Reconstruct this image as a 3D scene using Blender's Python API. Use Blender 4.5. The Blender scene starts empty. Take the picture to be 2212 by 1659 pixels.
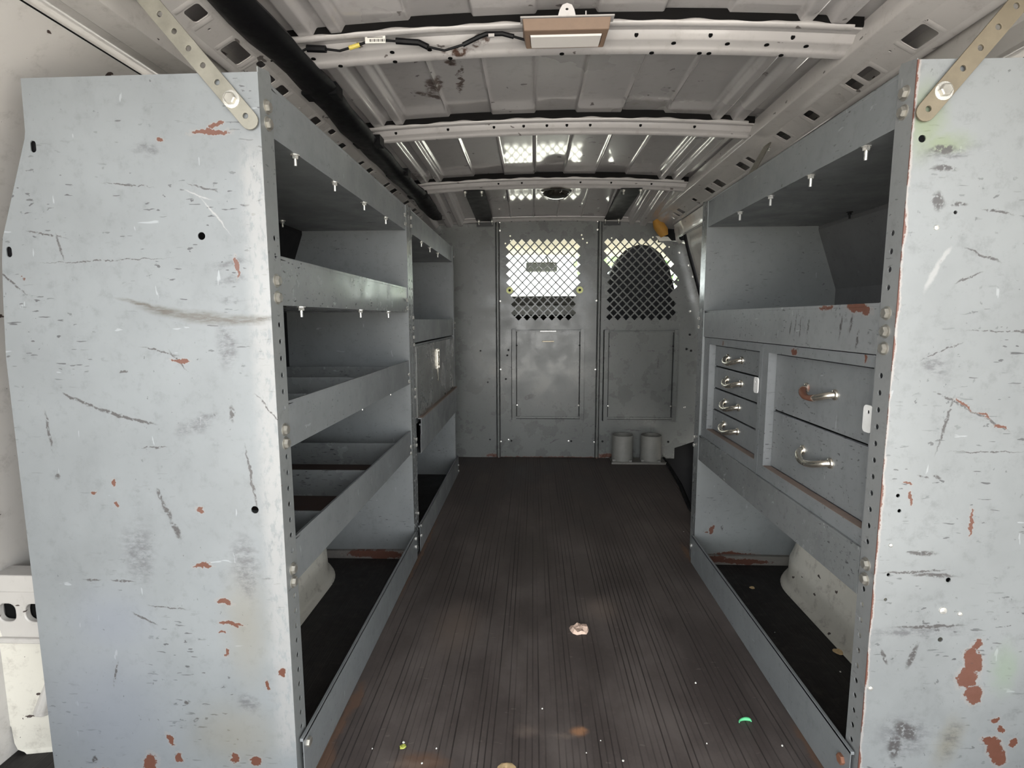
import bpy, bmesh, math, random
from mathutils import Vector, Matrix
from mathutils.geometry import delaunay_2d_cdt
random.seed(7)
PI = math.pi
SC = bpy.context.scene
COL = SC.collection
XC = .0665            # centre line of the van
XL, XR = -.398, .531  # front faces of the shelving on either side of the aisle
YB = 3.02             # bulkhead

# ------------------------------------------------------------------ mesh helpers
def circle(cx, cy, r, n=12, ry=None):
    ry = ry or r
    return [(cx + r*math.cos(2*PI*i/n), cy + ry*math.sin(2*PI*i/n)) for i in range(n)]
def rrect(cx, cy, w, h, r, n=4):
    pts = []
    for k, (sx, sy) in enumerate(((1, 1), (-1, 1), (-1, -1), (1, -1))):
        for i in range(n+1):
            a = k*PI/2 + i*PI/2/n
            pts.append((cx + sx*(w/2-r) + r*math.cos(a), cy + sy*(h/2-r) + r*math.sin(a)))
    return pts
def inside(p, poly):
    x, y = p; c = False; j = len(poly)-1
    for i in range(len(poly)):
        xi, yi = poly[i]; xj, yj = poly[j]
        if (yi > y) != (yj > y) and x < (xj-xi)*(y-yi)/(yj-yi)+xi: c = not c
        j = i
    return c
def cdt(outer, holes):
    vs, es = [], []
    for loop in [outer]+holes:
        b = len(vs); n = len(loop)
        vs += [Vector(p) for p in loop]
        es += [(b+i, b+(i+1) % n) for i in range(n)]
    v, e, f = delaunay_2d_cdt(vs, es, [], 0, 1e-7)[:3]
    tris = []
    for t in f:
        c = (sum(v[i][0] for i in t)/len(t), sum(v[i][1] for i in t)/len(t))
        if inside(c, outer) and not any(inside(c, h) for h in holes): tris.append(tuple(t))
    return [(p[0], p[1]) for p in v], tris

class MB:
    def __init__(s): s.v, s.f = [], []
    def add(s, vs, fs):
        b = len(s.v); s.v += [tuple(p) for p in vs]; s.f += [tuple(b+i for i in f) for f in fs]; return s
    def box(s, a, b):
        x0, y0, z0 = a; x1, y1, z1 = b
        return s.add([(x0,y0,z0),(x1,y0,z0),(x1,y1,z0),(x0,y1,z0),(x0,y0,z1),(x1,y0,z1),(x1,y1,z1),(x0,y1,z1)],
                     [(0,3,2,1),(4,5,6,7),(0,1,5,4),(1,2,6,5),(2,3,7,6),(3,0,4,7)])
    def plate(s, outer, holes, fn, t):
        v, tr = cdt(outer, holes); n = len(v)
        vs = [fn(x, y, 0) for x, y in v] + [fn(x, y, t) for x, y in v]
        fs = list(tr) + [tuple(i+n for i in reversed(q)) for q in tr]
        cnt = {}
        for q in tr:
            for i in range(len(q)):
                a, b = q[i], q[(i+1) % len(q)]
                cnt.setdefault((min(a, b), max(a, b)), []).append((a, b))
        for k, l in cnt.items():
            if len(l) == 1:
                a, b = l[0]; fs.append((b, a, a+n, b+n))
        return s.add(vs, fs)
    def grid(s, rows, close_u=False, close_v=False):
        m, n = len(rows), len(rows[0]); vs = [p for r in rows for p in r]; fs = []
        for i in range(m if close_u else m-1):
            for j in range(n if close_v else n-1):
                i2, j2 = (i+1) % m, (j+1) % n
                fs.append((i*n+j, i*n+j2, i2*n+j2, i2*n+j))
        return s.add(vs, fs)
    def sweep(s, prof, y0, y1, close=False):       # profile of (x, z) swept along y
        return s.grid([[(x, y, z) for x, z in prof] for y in (y0, y1)], close_v=close)
    def prism(s, prof, y0, y1):                    # closed solid along y
        n = len(prof)
        s.grid([[(x, y, z) for x, z in prof] for y in (y0, y1)], close_v=True)
        b = len(s.v)-2*n
        s.f.append(tuple(range(b, b+n))); s.f.append(tuple(reversed(range(b+n, b+2*n)))); return s
    def tube(s, path, rad, n=8, cap=True, sx=1.0):
        P = [Vector(p) for p in path]
        R = rad if isinstance(rad, (list, tuple)) else [rad]*len(P)
        rows = []; up = Vector((0, 0, 1)); prev = None
        for i, p in enumerate(P):
            d = (P[min(i+1, len(P)-1)]-P[max(i-1, 0)]).normalized()
            if prev is None:
                a = up if abs(d.dot(up)) < .9 else Vector((1, 0, 0))
                x = d.cross(a).normalized()
            else:
                x = (prev-d*prev.dot(d)).normalized()
            prev = x; y = d.cross(x)
            rows.append([tuple(p+x*math.cos(2*PI*k/n)*R[i]*sx+y*math.sin(2*PI*k/n)*R[i]) for k in range(n)])
        s.grid(rows, close_v=True)
        if cap:
            b = len(s.v)-len(P)*n
            s.f.append(tuple(reversed(range(b, b+n)))); s.f.append(tuple(range(b+(len(P)-1)*n, b+len(P)*n)))
        return s
    def lathe(s, prof, origin, axis='z', n=24):    # profile of (r, h)
        ox, oy, oz = origin; rows = []
        for r, h in prof:
            row = []
            for k in range(n):
                a = 2*PI*k/n; c, q = r*math.cos(a), r*math.sin(a)
                row.append({'z': (ox+c, oy+q, oz+h), 'y': (ox+c, oy+h, oz+q), 'x': (ox+h, oy+c, oz+q)}[axis])
            rows.append(row)
        return s.grid(rows, close_v=True)
    def build(s, name, m, parent=None, smooth=30, bevel=0, subsurf=0):
        me = bpy.data.meshes.new(name)
        o = bpy.data.objects.new(name, me); COL.objects.link(o)
        org = Vector((0, 0, 0))
        if parent is not None:
            o.parent = parent; p = parent
            while p is not None: org += p.location; p = p.parent
        bm = bmesh.new()
        vs = [bm.verts.new(Vector(v)-org) for v in s.v]
        for f in s.f:
            if len(set(f)) > 2:
                try: bm.faces.new([vs[i] for i in f])
                except ValueError: pass
        bmesh.ops.remove_doubles(bm, verts=bm.verts, dist=2e-5)
        bmesh.ops.recalc_face_normals(bm, faces=bm.faces)
        bm.to_mesh(me); bm.free()
        if smooth:
            me.polygons.foreach_set('use_smooth', [True]*len(me.polygons))
            me.set_sharp_from_angle(angle=math.radians(smooth))
        me.materials.append(m)
        if bevel:
            md = o.modifiers.new('b', 'BEVEL'); md.width = bevel; md.segments = 2; md.limit_method = 'ANGLE'
        if subsurf:
            md = o.modifiers.new('s', 'SUBSURF'); md.levels = md.render_levels = subsurf
        return o

def thing(name, label, cat, loc=(0, 0, 0), group=None):
    o = bpy.data.objects.new(name, None); COL.objects.link(o); o.location = loc
    o['label'] = label; o['category'] = cat
    if group: o['group'] = group
    return o
def tag(o, label, cat, group=None):
    o['label'] = label; o['category'] = cat
    if group: o['group'] = group
    return o
def struct(o): o['kind'] = 'structure'; return o

# ------------------------------------------------------------------ materials
class NT:
    def __init__(s, name):
        s.m = bpy.data.materials.new(name); s.m.use_nodes = True; s.t = s.m.node_tree; s.t.nodes.clear()
        s.out = s.t.nodes.new('ShaderNodeOutputMaterial'); s.b = s.t.nodes.new('ShaderNodeBsdfPrincipled')
        s.t.links.new(s.b.outputs[0], s.out.inputs[0])
        s.pos = s.t.nodes.new('ShaderNodeNewGeometry').outputs['Position']
    def n(s, typ, ins=None, **kw):
        d = s.t.nodes.new(typ)
        for k, v in kw.items(): setattr(d, k, v)
        for k, v in (ins or {}).items(): s.set(d.inputs[k], v)
        return d
    def set(s, sock, v):
        if isinstance(v, bpy.types.NodeSocket): s.t.links.new(v, sock)
        else: sock.default_value = v
    def math(s, op, a, b=0.0, clamp=False):
        d = s.n('ShaderNodeMath', {0: a, 1: b}, operation=op); d.use_clamp = clamp; return d.outputs[0]
    def vmath(s, op, a, b=(0, 0, 0)): return s.n('ShaderNodeVectorMath', {0: a, 1: b}, operation=op)
    def map(s, v, lo, hi, a=0.0, b=1.0, smooth=True):
        return s.n('ShaderNodeMapRange', {0: v, 1: lo, 2: hi, 3: a, 4: b}, interpolation_type='SMOOTHSTEP' if smooth else 'LINEAR').outputs[0]
    def mapping(s, v, loc=(0, 0, 0), rot=(0, 0, 0), sc=(1, 1, 1), typ='POINT'):
        d = s.n('ShaderNodeMapping', {0: v, 'Rotation': rot, 'Scale': sc}, vector_type=typ)
        d.inputs['Location'].default_value = loc; return d.outputs[0]
    def noise(s, v, scale, detail=4, rough=.55, col=False, dist=0.0):
        d = s.n('ShaderNodeTexNoise', {'Vector': v, 'Scale': scale, 'Detail': detail, 'Roughness': rough, 'Distortion': dist})
        return d.outputs['Color' if col else 'Fac']
    def mix(s, fac, a, b):
        d = s.n('ShaderNodeMix', data_type='RGBA'); s.set(d.inputs[0], fac)
        for i, v in ((6, a), (7, b)): s.set(d.inputs[i], v if isinstance(v, bpy.types.NodeSocket) else (*v[:3], 1))
        return d.outputs[2]
    def mx(s, *ms):
        r = ms[0]
        for m in ms[1:]: r = s.math('MAXIMUM', r, m)
        return r
    def swz(s, order):
        d = s.n('ShaderNodeSeparateXYZ', {0: s.pos})
        c = s.n('ShaderNodeCombineXYZ', {0: d.outputs[order[0]], 1: d.outputs[order[1]]}); return c.outputs[0]
    def dashes(s, rot, sc, thr, dens, seed=0.0):   # short strokes all running one way
        v = s.mapping(s.pos, (seed, seed*2.3, seed*1.7), rot, sc)
        v = s.vmath('ADD', v, s.vmath('SCALE', s.noise(v, 1.7, 2, col=True)).outputs[0]).outputs[0]
        d = s.n('ShaderNodeTexVoronoi', {'Vector': v, 'Scale': 1.0})
        hit = s.map(d.outputs['Distance'], thr, thr*.7)
        gate = s.math('LESS_THAN', s.n('ShaderNodeSeparateColor', {0: d.outputs['Color']}).outputs[0], dens)
        return s.math('MULTIPLY', hit, gate)
    def blobs(s, v2, marks, wob=.012, wscale=60, soft=.25, ret_d=False):   # marks: (u, v, ru, rv, degrees)
        w = s.vmath('SUBTRACT', s.noise(v2, wscale, 4, .65, col=True), (.5, .5, .5)).outputs[0]
        wn = s.n('ShaderNodeVectorMath', {0: w}, operation='SCALE'); wn.inputs['Scale'].default_value = wob
        v = s.vmath('ADD', v2, wn.outputs[0]).outputs[0]
        v = s.vmath('MULTIPLY', v, (1, 1, 0)).outputs[0]
        r = None
        for i, (a, b, ru, rv, deg) in enumerate(marks):
            if i and i % 8 == 0:          # keeps the shader's evaluation order sequential
                v = s.vmath('ADD', v, s.n('ShaderNodeCombineXYZ', {0: s.math('MULTIPLY', r, 1e-8)}).outputs[0]).outputs[0]
                v = s.vmath('MULTIPLY', v, (1, 1, 0)).outputs[0]
            q = s.mapping(v, (a, b, 0), (0, 0, math.radians(deg)), (ru, rv, 1), 'TEXTURE')
            l = s.vmath('LENGTH', q).outputs['Value']
            r = l if r is None else s.math('MINIMUM', r, l)
        if ret_d: return r
        return s.map(r, 1.0+soft, 1.0-soft)
    def fin(s, col, rough, metal=0.0, bump=None, bstr=.2, bdist=.002, spec=.5, coat=0.0):
        s.set(s.b.inputs['Base Color'], col if isinstance(col, bpy.types.NodeSocket) else (*col, 1))
        s.set(s.b.inputs['Roughness'], rough); s.set(s.b.inputs['Metallic'], metal)
        s.b.inputs['Specular IOR Level'].default_value = spec
        s.b.inputs['Coat Weight'].default_value = coat; s.b.inputs['Coat Roughness'].default_value = .06
        if bump is not None:
            d = s.n('ShaderNodeBump', {'Height': bump, 'Strength': bstr, 'Distance': bdist})
            s.t.links.new(d.outputs[0], s.b.inputs['Normal'])
        return s.m

RUST = (.080, .030, .016); PRIMER = (.125, .054, .040); DARK = (.028, .027, .03)
KS, KW = .51, .84
def steel(name, base=(.338, .357, .368), rough=.38, wear=1.0, axis='xz', rust=(), dark=(), soft=(), white=(), tint=(), smear=(), edge=None, bare=None, dens=.25, streak=None):
    s = NT(name); base = tuple(k*KS for k in base)
    big = s.noise(s.pos, 3.2, 5, .6)
    c = s.mix(s.map(big, .3, .7), tuple(k*.90 for k in base), tuple(k*1.08 for k in base))
    fine = s.noise(s.pos, 45, 6, .7)
    c = s.mix(s.map(fine, .50, .75, 0, .42*wear), c, tuple(k*.55 for k in base))
    c = s.mix(s.map(s.noise(s.mapping(s.pos, sc=(1, 1, .6)), 13, 6, .72), .50, .72, 0, .22*wear), c, tuple(k*.6 for k in base))
    # pale scratches and dark scuffs, strokes in several directions
    pale = s.mx(s.dashes((.2, .35, .9), (14, 16, 60), .15, dens*.22, 1.0), s.dashes((1.1, .5, .2), (70, 60, 16), .15, dens*.22, 3.1))
    c = s.mix(s.math('MULTIPLY', pale, .55*min(wear, 1.2)), c, tuple(min(1, k*1.75) for k in base))
    dk = s.mx(s.dashes((.1, .15, .2), (20, 40, 150), .2, dens*.6, .3), s.dashes((.4, 1.0, .3), (30, 60, 140), .2, dens*.6, 5.2), s.dashes((.2, 2.0, .9), (45, 45, 90), .2, dens*.5, 8.2))
    patch = s.map(s.noise(s.pos, 5.5, 3), .42, .62)
    dk = s.math('MULTIPLY', dk, s.math('MULTIPLY', patch, .75*min(1.2, wear)))
    c = s.mix(dk, c, DARK)
    v2 = None
    if rust or dark or soft or white or tint or edge or bare or smear: v2 = s.swz({'xz': (0, 2), 'yz': (1, 2), 'xy': (0, 1)}[axis])
    r = rough
    if tint:
        for col, am, mk in tint: c = s.mix(s.math('MULTIPLY', s.blobs(v2, mk, .03, 25, .9), am), c, col)
    if bare:
        x0, x1, z0, z1 = bare
        sp = s.n('ShaderNodeSeparateXYZ', {0: s.pos}); X = sp.outputs[0]; Z = sp.outputs[2]
        w = s.math('MULTIPLY', s.map(s.math('ADD', X, s.math('MULTIPLY', s.noise(s.pos, 30, 5, .7), .02)), x0, x1), s.math('MULTIPLY', s.map(Z, z0, z0+.05), s.map(Z, z1, z1-.08)))
        c = s.mix(s.math('MULTIPLY', w, s.map(s.noise(s.mapping(s.pos, sc=(1.5, 1, .6)), 70, 5, .7), .62, .5, .1, .62)), c, (.265, .262, .258))
    if soft: c = s.mix(s.math('MULTIPLY', s.math('MULTIPLY', s.blobs(v2, soft, .03, 40, .6), s.map(s.noise(s.mapping(s.pos, sc=(.5, 1, 1)), 110, 5, .75), .38, .62)), .62), c, (.060, .057, .064))
    if smear: c = s.mix(s.math('MULTIPLY', s.math('MULTIPLY', s.blobs(v2, smear, .008, 70, .7), s.map(s.noise(s.mapping(s.pos, sc=(.35, 1, 2.2)), 90, 4, .7), .30, .60, .35, 1)), .88), c, (.075, .066, .055))
    if dark: c = s.mix(s.math('MULTIPLY', s.math('MULTIPLY', s.blobs(v2, dark, .012, 60, .35), s.map(s.noise(s.pos, 160, 3), .36, .5)), .9), c, (.05, .046, .046))
    if white: c = s.mix(s.math('MULTIPLY', s.blobs(v2, white, .01, 50, .5), .7), c, (.29, .29, .285))
    if rust:
        dist = s.blobs(v2, rust, .026, 42, .16, True)
        dist = s.math('ADD', dist, s.math('MULTIPLY', s.math('SUBTRACT', s.noise(s.pos, 120, 4, .7), .5), 1.3))
        m = s.map(dist, 1.1, .98); ring = s.map(dist, 1.5, 1.25)
        c = s.mix(s.math('MULTIPLY', ring, .3), c, (.235, .215, .20))
        rc = s.mix(s.noise(s.pos, 70, 5, .7), RUST, PRIMER)
        c = s.mix(m, c, rc); 
    if edge:
        x0, wd = edge
        X = s.n('ShaderNodeSeparateXYZ', {0: s.pos}).outputs[0]
        nz = s.noise(s.mapping(s.pos, sc=(1, 1, .45)), 38, 6, .75)
        e = s.math('SUBTRACT', s.math('MULTIPLY', s.math('SUBTRACT', nz, .42), wd*5), s.math('SUBTRACT', X, x0))
        c = s.mix(s.map(e, -.0035, -.001), c, (.26, .245, .235)); c = s.mix(s.map(e, 0, .001), c, (.115, .048, .034))
    sk = s.math('MULTIPLY', s.map(s.noise(s.mapping(s.pos, sc=(1, 1, .7)), 130, 3, .6), .665, .70), s.map(s.noise(s.pos, 7, 3), .44, .62))
    c = s.mix(s.math('MULTIPLY', sk, .6*min(1.2, wear)), c, DARK)
    # scattered small chips
    chip = s.map(s.noise(s.pos, 34, 5, .68), .735, .755)
    c = s.mix(s.math('MULTIPLY', chip, min(1, wear)), c, (.085, .04, .028))
    rr = s.map(s.noise(s.pos, 9, 5, .65), .3, .7, rough-.06, rough+.14)
    return s.fin(c, rr, 0, s.noise(s.pos, 9, 2), .07, .004, spec=.5)

def plain(name, col, rough=.5, metal=0.0, var=.25, scale=20, spec=.5, coat=0.0, bump=.1):
    s = NT(name)
    n = s.noise(s.pos, scale, 5, .65)
    c = s.mix(n, tuple(k*(1-var) for k in col), tuple(min(1, k*(1+var)) for k in col))
    return s.fin(c, s.map(n, .2, .8, max(.02, rough-.08), rough+.1), metal, n, bump, .002, spec, coat)

def white_paint(name, base=(.56, .535, .52), coat=.6, rough=.32, marks=(), dirt=1.0, axis='xy'):
    s = NT(name); base = tuple(k*KW for k in base)
    big = s.noise(s.pos, 2.1, 5, .6)
    c = s.mix(s.map(big, .3, .75), tuple(k*.82 for k in base), base)
    c = s.mix(s.map(s.noise(s.pos, 30, 6, .7), .5, .8, 0, .4*dirt), c, (.2, .17, .15))
    spots = s.map(s.noise(s.pos, 55, 4, .7), .70, .72)
    spots = s.math('MULTIPLY', spots, s.map(s.noise(s.pos, 4, 2), .45, .6))
    dk = s.mx(s.math('MULTIPLY', spots, .9), s.math('MULTIPLY', s.dashes((.1, .3, .6), (24, 24, 60), .2, .16, 2.0), .8*dirt))
    c = s.mix(s.math('MULTIPLY', dk, dirt), c, (.05, .035, .03))
    if marks: c = s.mix(s.math('MULTIPLY', s.blobs(s.swz({'xy': (0, 1), 'xz': (0, 2), 'yz': (1, 2)}[axis]), marks, .05, 30, .3), s.map(s.noise(s.pos, 40, 4, .7), .38, .55)), c, (.07, .038, .026))
    return s.fin(c, s.map(big, .3, .7, rough-.05, rough+.1), 0, s.noise(s.pos, 8, 3), .1, .004, coat=coat)

M = {}
L_RUST = [(-.473,1.073,.026,.004,0),(-.462,1.083,.010,.0035,15),(-.551,1.064,.005,.003,10),(-.545,.736,.014,.0035,-6),(-.447,.877,.0025,.014,0),(-.534,.499,.006,.004,-20),(-.705,.526,.004,.003,0),(-.67,.54,.0025,.005,0),(-.534,.405,.016,.0035,6),(-.502,.342,.012,.006,-15),(-.495,.304,.018,.003,-10),(-.511,.289,.006,.002,0),(-.615,.094,.006,.011,30),(-.655,.045,.011,.017,-10),(-.602,.058,.006,.009,0),(-.507,.062,.007,.009,25),(-.471,.058,.009,.007,0),(-.733,.03,.022,.004,0),(-.700,.031,.014,.004,0),(-.414,.22,.006,.006,40),(-.443,.195,.0035,.009,15),(-.506,.253,.003,.007,0),(-.669,.506,.003,.005,0)]
L_DARK = [(-.73,.680,.012,.002,-35),(-.70,.668,.028,.0022,-22),(-.655,.652,.035,.0028,-17),(-.625,.643,.03,.0022,-12),(-.597,.521,.003,.012,15),(-.588,.497,.004,.018,22),(-.575,.464,.005,.014,25),(-.77,.625,.0025,.028,5),(-.763,.55,.0045,.0045,0),(-.638,.72,.007,.0018,0),(-.752,.05,.005,.006,0),(-.672,.375,.018,.0018,0),(-.723,.377,.014,.0014,2),(-.578,.752,.028,.0012,-12),(-.548,.737,.02,.0012,-48),(-.445,.55,.002,.05,8),(-.49,.995,.022,.0012,-18),(-.605,1.0,.035,.001,-5),(-.65,.89,.09,.0009,2),(-.74,.93,.03,.0012,-10),(-.72,.91,.002,.018,12),(-.805,.86,.03,.0014,-40),(-.41,.66,.03,.001,-50),(-.6,.60,.02,.0012,0),(-.64,.31,.02,.002,-28),(-.6,.33,.03,.0012,-6),(-.58,.16,.004,.004,0),(-.567,.13,.005,.0025,30),(-.70,.21,.002,.02,-15),(-.47,.655,.004,.012,0)]
L_SOFT = [(-.527,.638,.035,.012,25),(-.515,.648,.02,.006,10),(-.64,.424,.024,.042,0),(-.465,.407,.02,.045,0),(-.476,.162,.016,.014,0),(-.46,.885,.025,.006,8),(-.455,.86,.025,.005,5),(-.46,.83,.02,.005,0),(-.47,.76,.014,.03,0),(-.57,1.05,.02,.008,0),(-.46,.37,.012,.02,0)]
M['end_left'] = steel('grey_paint_rear_panel', (.338, .362, .377), .36, 1.0, 'xz', L_RUST, L_DARK, L_SOFT, [(-.475,.955,.03,.0012,-52),(-.50,.985,.02,.001,-20)], bare=(-.432, -.405, .05, 1.09), dens=.55, smear=[(-.60,.824,.03,.003,-14),(-.555,.811,.04,.0065,-11),(-.50,.803,.04,.0085,-5),(-.45,.800,.04,.0065,-1),(-.412,.801,.018,.004,4)],
    tint=[((.160, .174, .205), .6, [(-.72, .14, .09, .11, 0), (-.7, .3, .06, .05, 0)]), ((.17, .155, .12), .5, [(-.5, .1, .06, .05, 0), (-.47, .30, .03, .08, 0)])])
R_RUST = [(.694,.262,.012,.022,10),(.686,.235,.014,.016,-25),(.700,.206,.012,.016,15),(.697,.29,.006,.01,0),(.733,.126,.014,.008,0),(.746,.107,.012,.022,20),(.768,.126,.006,.005,0),(.736,.163,.007,.004,20),(.748,.146,.004,.006,30),(.576,.527,.003,.011,10),(.668,.488,.0022,.018,5),(.640,.670,.012,.002,-30),(.668,.655,.010,.002,-30),(.695,.64,.009,.002,-28),(.57,.55,.006,.002,-15)]
R_DARK = [(.622,.678,.03,.0016,-25),(.655,.660,.03,.0018,-28),(.69,.642,.02,.0018,-30),(.645,.889,.026,.0018,-20),(.628,.857,.018,.0012,22),(.60,.751,.03,.0012,25),(.62,.404,.03,.003,-3),(.59,.41,.045,.0018,3),(.60,.44,.02,.0035,0),(.576,1.035,.017,.005,0),(.58,1.01,.016,.004,-5),(.575,.965,.008,.012,20),(.61,.56,.006,.003,-30),(.59,.56,.008,.0018,-20),(.68,.60,.05,.001,0),(.62,.32,.05,.0025,3),(.60,.27,.004,.02,-18),(.557,.266,.003,.014,25),(.70,.78,.06,.001,-2),(.66,.95,.02,.0015,-10),(.615,.64,.002,.04,-12),(.60,.14,.02,.012,-40),(.585,.11,.01,.02,0),(.605,.96,.01,.003,0)]
R_SOFT = [(.58,1.03,.028,.01,0),(.60,.31,.06,.006,2),(.593,.73,.02,.012,-45),(.60,.13,.035,.03,0),(.672,.125,.012,.03,-15)]
M['end_right'] = steel('grey_paint_rusted_panel', (.350, .368, .374), .36, 1.0, 'xz', R_RUST, R_DARK, R_SOFT, [(.578,.862,.004,.022,-22),(.592,.888,.003,.014,-30)], edge=(.531, .004), dens=.5,
    tint=[((.150, .185, .098), .7, [(.548, 1.075, .022, .04, 0), (.575, 1.045, .03, .012, 5)]), ((.165, .21, .155), .6, [(.742, .25, .016, .035, 0)]), ((.15, .135, .09), .5, [(.668, .12, .016, .035, -15)])])
M['steel'] = steel('grey_enamel', dens=.30)
M['back_dark'] = plain('shaded_dark_backing', (.014, .014, .015), .7, spec=.15); M['back'] = steel('shaded_grey_backing', (.20, .205, .21))  # back panels darkened in colour for the shade inside the shelves
M['steel_worn'] = steel('grey_enamel_scuffed', (.31, .325, .328), .18, 1.5, dens=.7)
M['steel_flange'] = steel('grey_enamel_upright', (.33, .345, .345), .42, .9, dens=.2)
M['steel_flange_r'] = steel('grey_enamel_chipped_upright', (.35, .36, .362), .42, .9, dens=.3, edge=None)
M['cab'] = steel('grey_enamel_drawers', (.325, .342, .355), .34, 1.2, dens=.6, axis='yz', rust=[(1.115,.729,.012,.007,0),(1.53,.728,.006,.007,0),(.88,.735,.003,.006,0)])
M['bulk'] = steel('grey_enamel_bulkhead', (.27, .278, .268), .27, .8, dens=.3, axis='xz', rust=[(-.24,.012,.03,.008,0),(.42,.014,.04,.012,0),(.10,.004,.35,.004,0)], dark=[(-.135,.53,.03,.002,-30),(-.02,.36,.03,.014,20),(.70,.55,.003,.03,-5),(.66,.62,.02,.003,0),(.57,.165,.05,.003,-5),(.12,.10,.03,.003,30),(-.25,.46,.007,.004,0)])
M['galv'] = plain('zinc_strap', (.235, .225, .19), .5, .5, .35, 45, bump=.25)
M['zinc'] = plain('zinc_bolt', (.36, .345, .31), .38, .7, .25, 80)
M['bolt_paint'] = plain('painted_bolt', (.33, .33, .32), .4, .2, .25, 60)
M['bright'] = plain('bright_zinc', (.66, .65, .61), .25, .7, .1, 90)
M['nickel'] = plain('nickel_plate', (.70, .66, .58), .22, .95, .25, 60)
s = NT('worn_nickel_handle')
rm = s.map(s.n('ShaderNodeSeparateXYZ', {0: s.vmath('ADD', s.pos, s.vmath('MULTIPLY', s.noise(s.pos, 60, 4, .7, col=True), (0, .03, 0)).outputs[0]).outputs[0]}).outputs[1], 1.028, 1.040)
rm = s.math('MULTIPLY', rm, s.map(s.n('ShaderNodeSeparateXYZ', {0: s.pos}).outputs[1], 1.086, 1.080))
M['rusty_handle'] = s.fin(s.mix(rm, (.70, .66, .58), (.16, .07, .045)), s.map(rm, 0, 1, .22, .55), s.map(rm, 0, 1, .95, .3))
M['roof'] = white_paint('roof_paint', (.56, .535, .53), 1.0, .3, [(-.262,1.47,.022,.05,15),(-.285,1.53,.04,.014,40),(-.10,.985,.10,.022,5),(-.02,.98,.05,.03,0),(-.2,1.35,.012,.02,0),(-.19,1.45,.006,.08,8)])
M['bow'] = white_paint('bow_paint', (.58, .555, .545), .5, .35, [(-.165,1.2,.03,.012,0),(-.17,1.235,.03,.008,0),(-.11,1.18,.02,.01,0)])
M['rail'] = white_paint('rail_paint', (.66, .63, .61), .5, .35)
M['wall'] = white_paint('wall_paint', (.60, .575, .545), .3, .4, dirt=1.2)
M['arch'] = white_paint('arch_paint', (.72, .69, .61), .2, .45, dirt=2.0)
M['black'] = plain('black_plastic', (.005, .005, .006), .5, 0, .3, 40, spec=.2)
M['rubber'] = plain('black_rubber', (.007, .007, .008), .6, 0, .3, 30, spec=.1)
M['void'] = plain('black_gap_shade', (.006, .006, .006), .8, spec=.05)
M['mastic'] = plain('black_mastic', (.007, .0065, .0065), .7, 0, .4, 30, spec=.1, bump=.5)
M['brown'] = plain('brown_plastic', (.20, .135, .095), .45, 0, .15, 60)
M['lens'] = plain('frosted_lens', (.66, .63, .60), .35, 0, .06, 30)
M['smoke'] = plain('smoked_dome', (.02, .018, .015), .08, 0, .2, 10, coat=.8)
M['chrome'] = plain('chrome_rim', (.6, .58, .54), .12, 1, .1, 30)
M['ring'] = plain('pale_yellow_plastic', (.88, .92, .40), .5, 0, .08, 60)
M['amber'] = plain('mustard_foam', (.42, .21, .035), .7, 0, .25, 50, bump=.5)
M['card'] = plain('white_card', (.7, .68, .62), .6)
M['yellow'] = plain('yellow_tape', (.62, .50, .10), .5, 0, .4, 220)
M['cup'] = plain('weathered_grey_plastic', (.20, .195, .18), .6, 0, .25, 40, bump=.3)
M['rusty'] = steel('rusty_plate', (.33, .31, .28), .5, 1.3, rust=[(.43, .004, .03, .03, 0)], axis='xy')
M['mat_brown'] = plain('brown_shelf_mat', (.055, .034, .028), .8, 0, .4, 30); M['mat_dark'] = plain('dark_shelf_mat', (.03, .03, .03), .7, 0, .5, 25)
M['wood'] = plain('brown_dust', (.20, .15, .125), .75, 0, .4, 40)
M['seat'] = plain('black_cloth', (.012, .012, .015), .8, 0, .3, 60)
M['dash'] = plain('dark_grey_vinyl', (.035, .033, .03), .6)
M['dash_grey'] = plain('grey_vinyl', (.26, .26, .25), .6)
M['liner'] = plain('cream_headliner', (.26, .235, .19), .8)
M['mirror'] = plain('mirror_back', (.10, .11, .10), .3)
M['pink'] = plain('pinkish_paper', (.68, .50, .40), .8, 0, .3, 200, bump=.6)
M['tan'] = plain('tan_flake', (.55, .40, .22), .7, 0, .3, 120)
M['orange'] = plain('orange_dust', (.26, .14, .08), .8, 0, .3, 120)
M['leaf_green'] = plain('mint_green_scrap', (.12, .55, .25), .6, 0, .2, 100)
M['leaf_lime'] = plain('lime_leaf', (.38, .42, .08), .6, 0, .2, 100)
M['crumb'] = plain('white_crumb', (.75, .73, .68), .6)
M['label'] = plain('white_label', (.78, .76, .72), .5)
M['ink'] = plain('black_print', (.02, .02, .02), .6)
M['asphalt'] = plain('concrete_drive', (.42, .41, .39), .85, 0, .2, 3)
M['foliage'] = plain('tree_leaf', (.10, .20, .05), .6, 0, .4, 3)
M['bark'] = plain('tree_bark', (.12, .09, .06), .9)
g = NT('window_glass')
tr = g.n('ShaderNodeBsdfTransparent', {0: (.86, .92, .88, 1)}); gl = g.n('ShaderNodeBsdfGlossy', {0: (1, 1, 1, 1), 1: .02})
mxs = g.n('ShaderNodeMixShader', {0: .06, 1: tr.outputs[0], 2: gl.outputs[0]})
g.t.links.new(mxs.outputs[0], g.out.inputs[0]); M['glass'] = g.m
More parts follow.
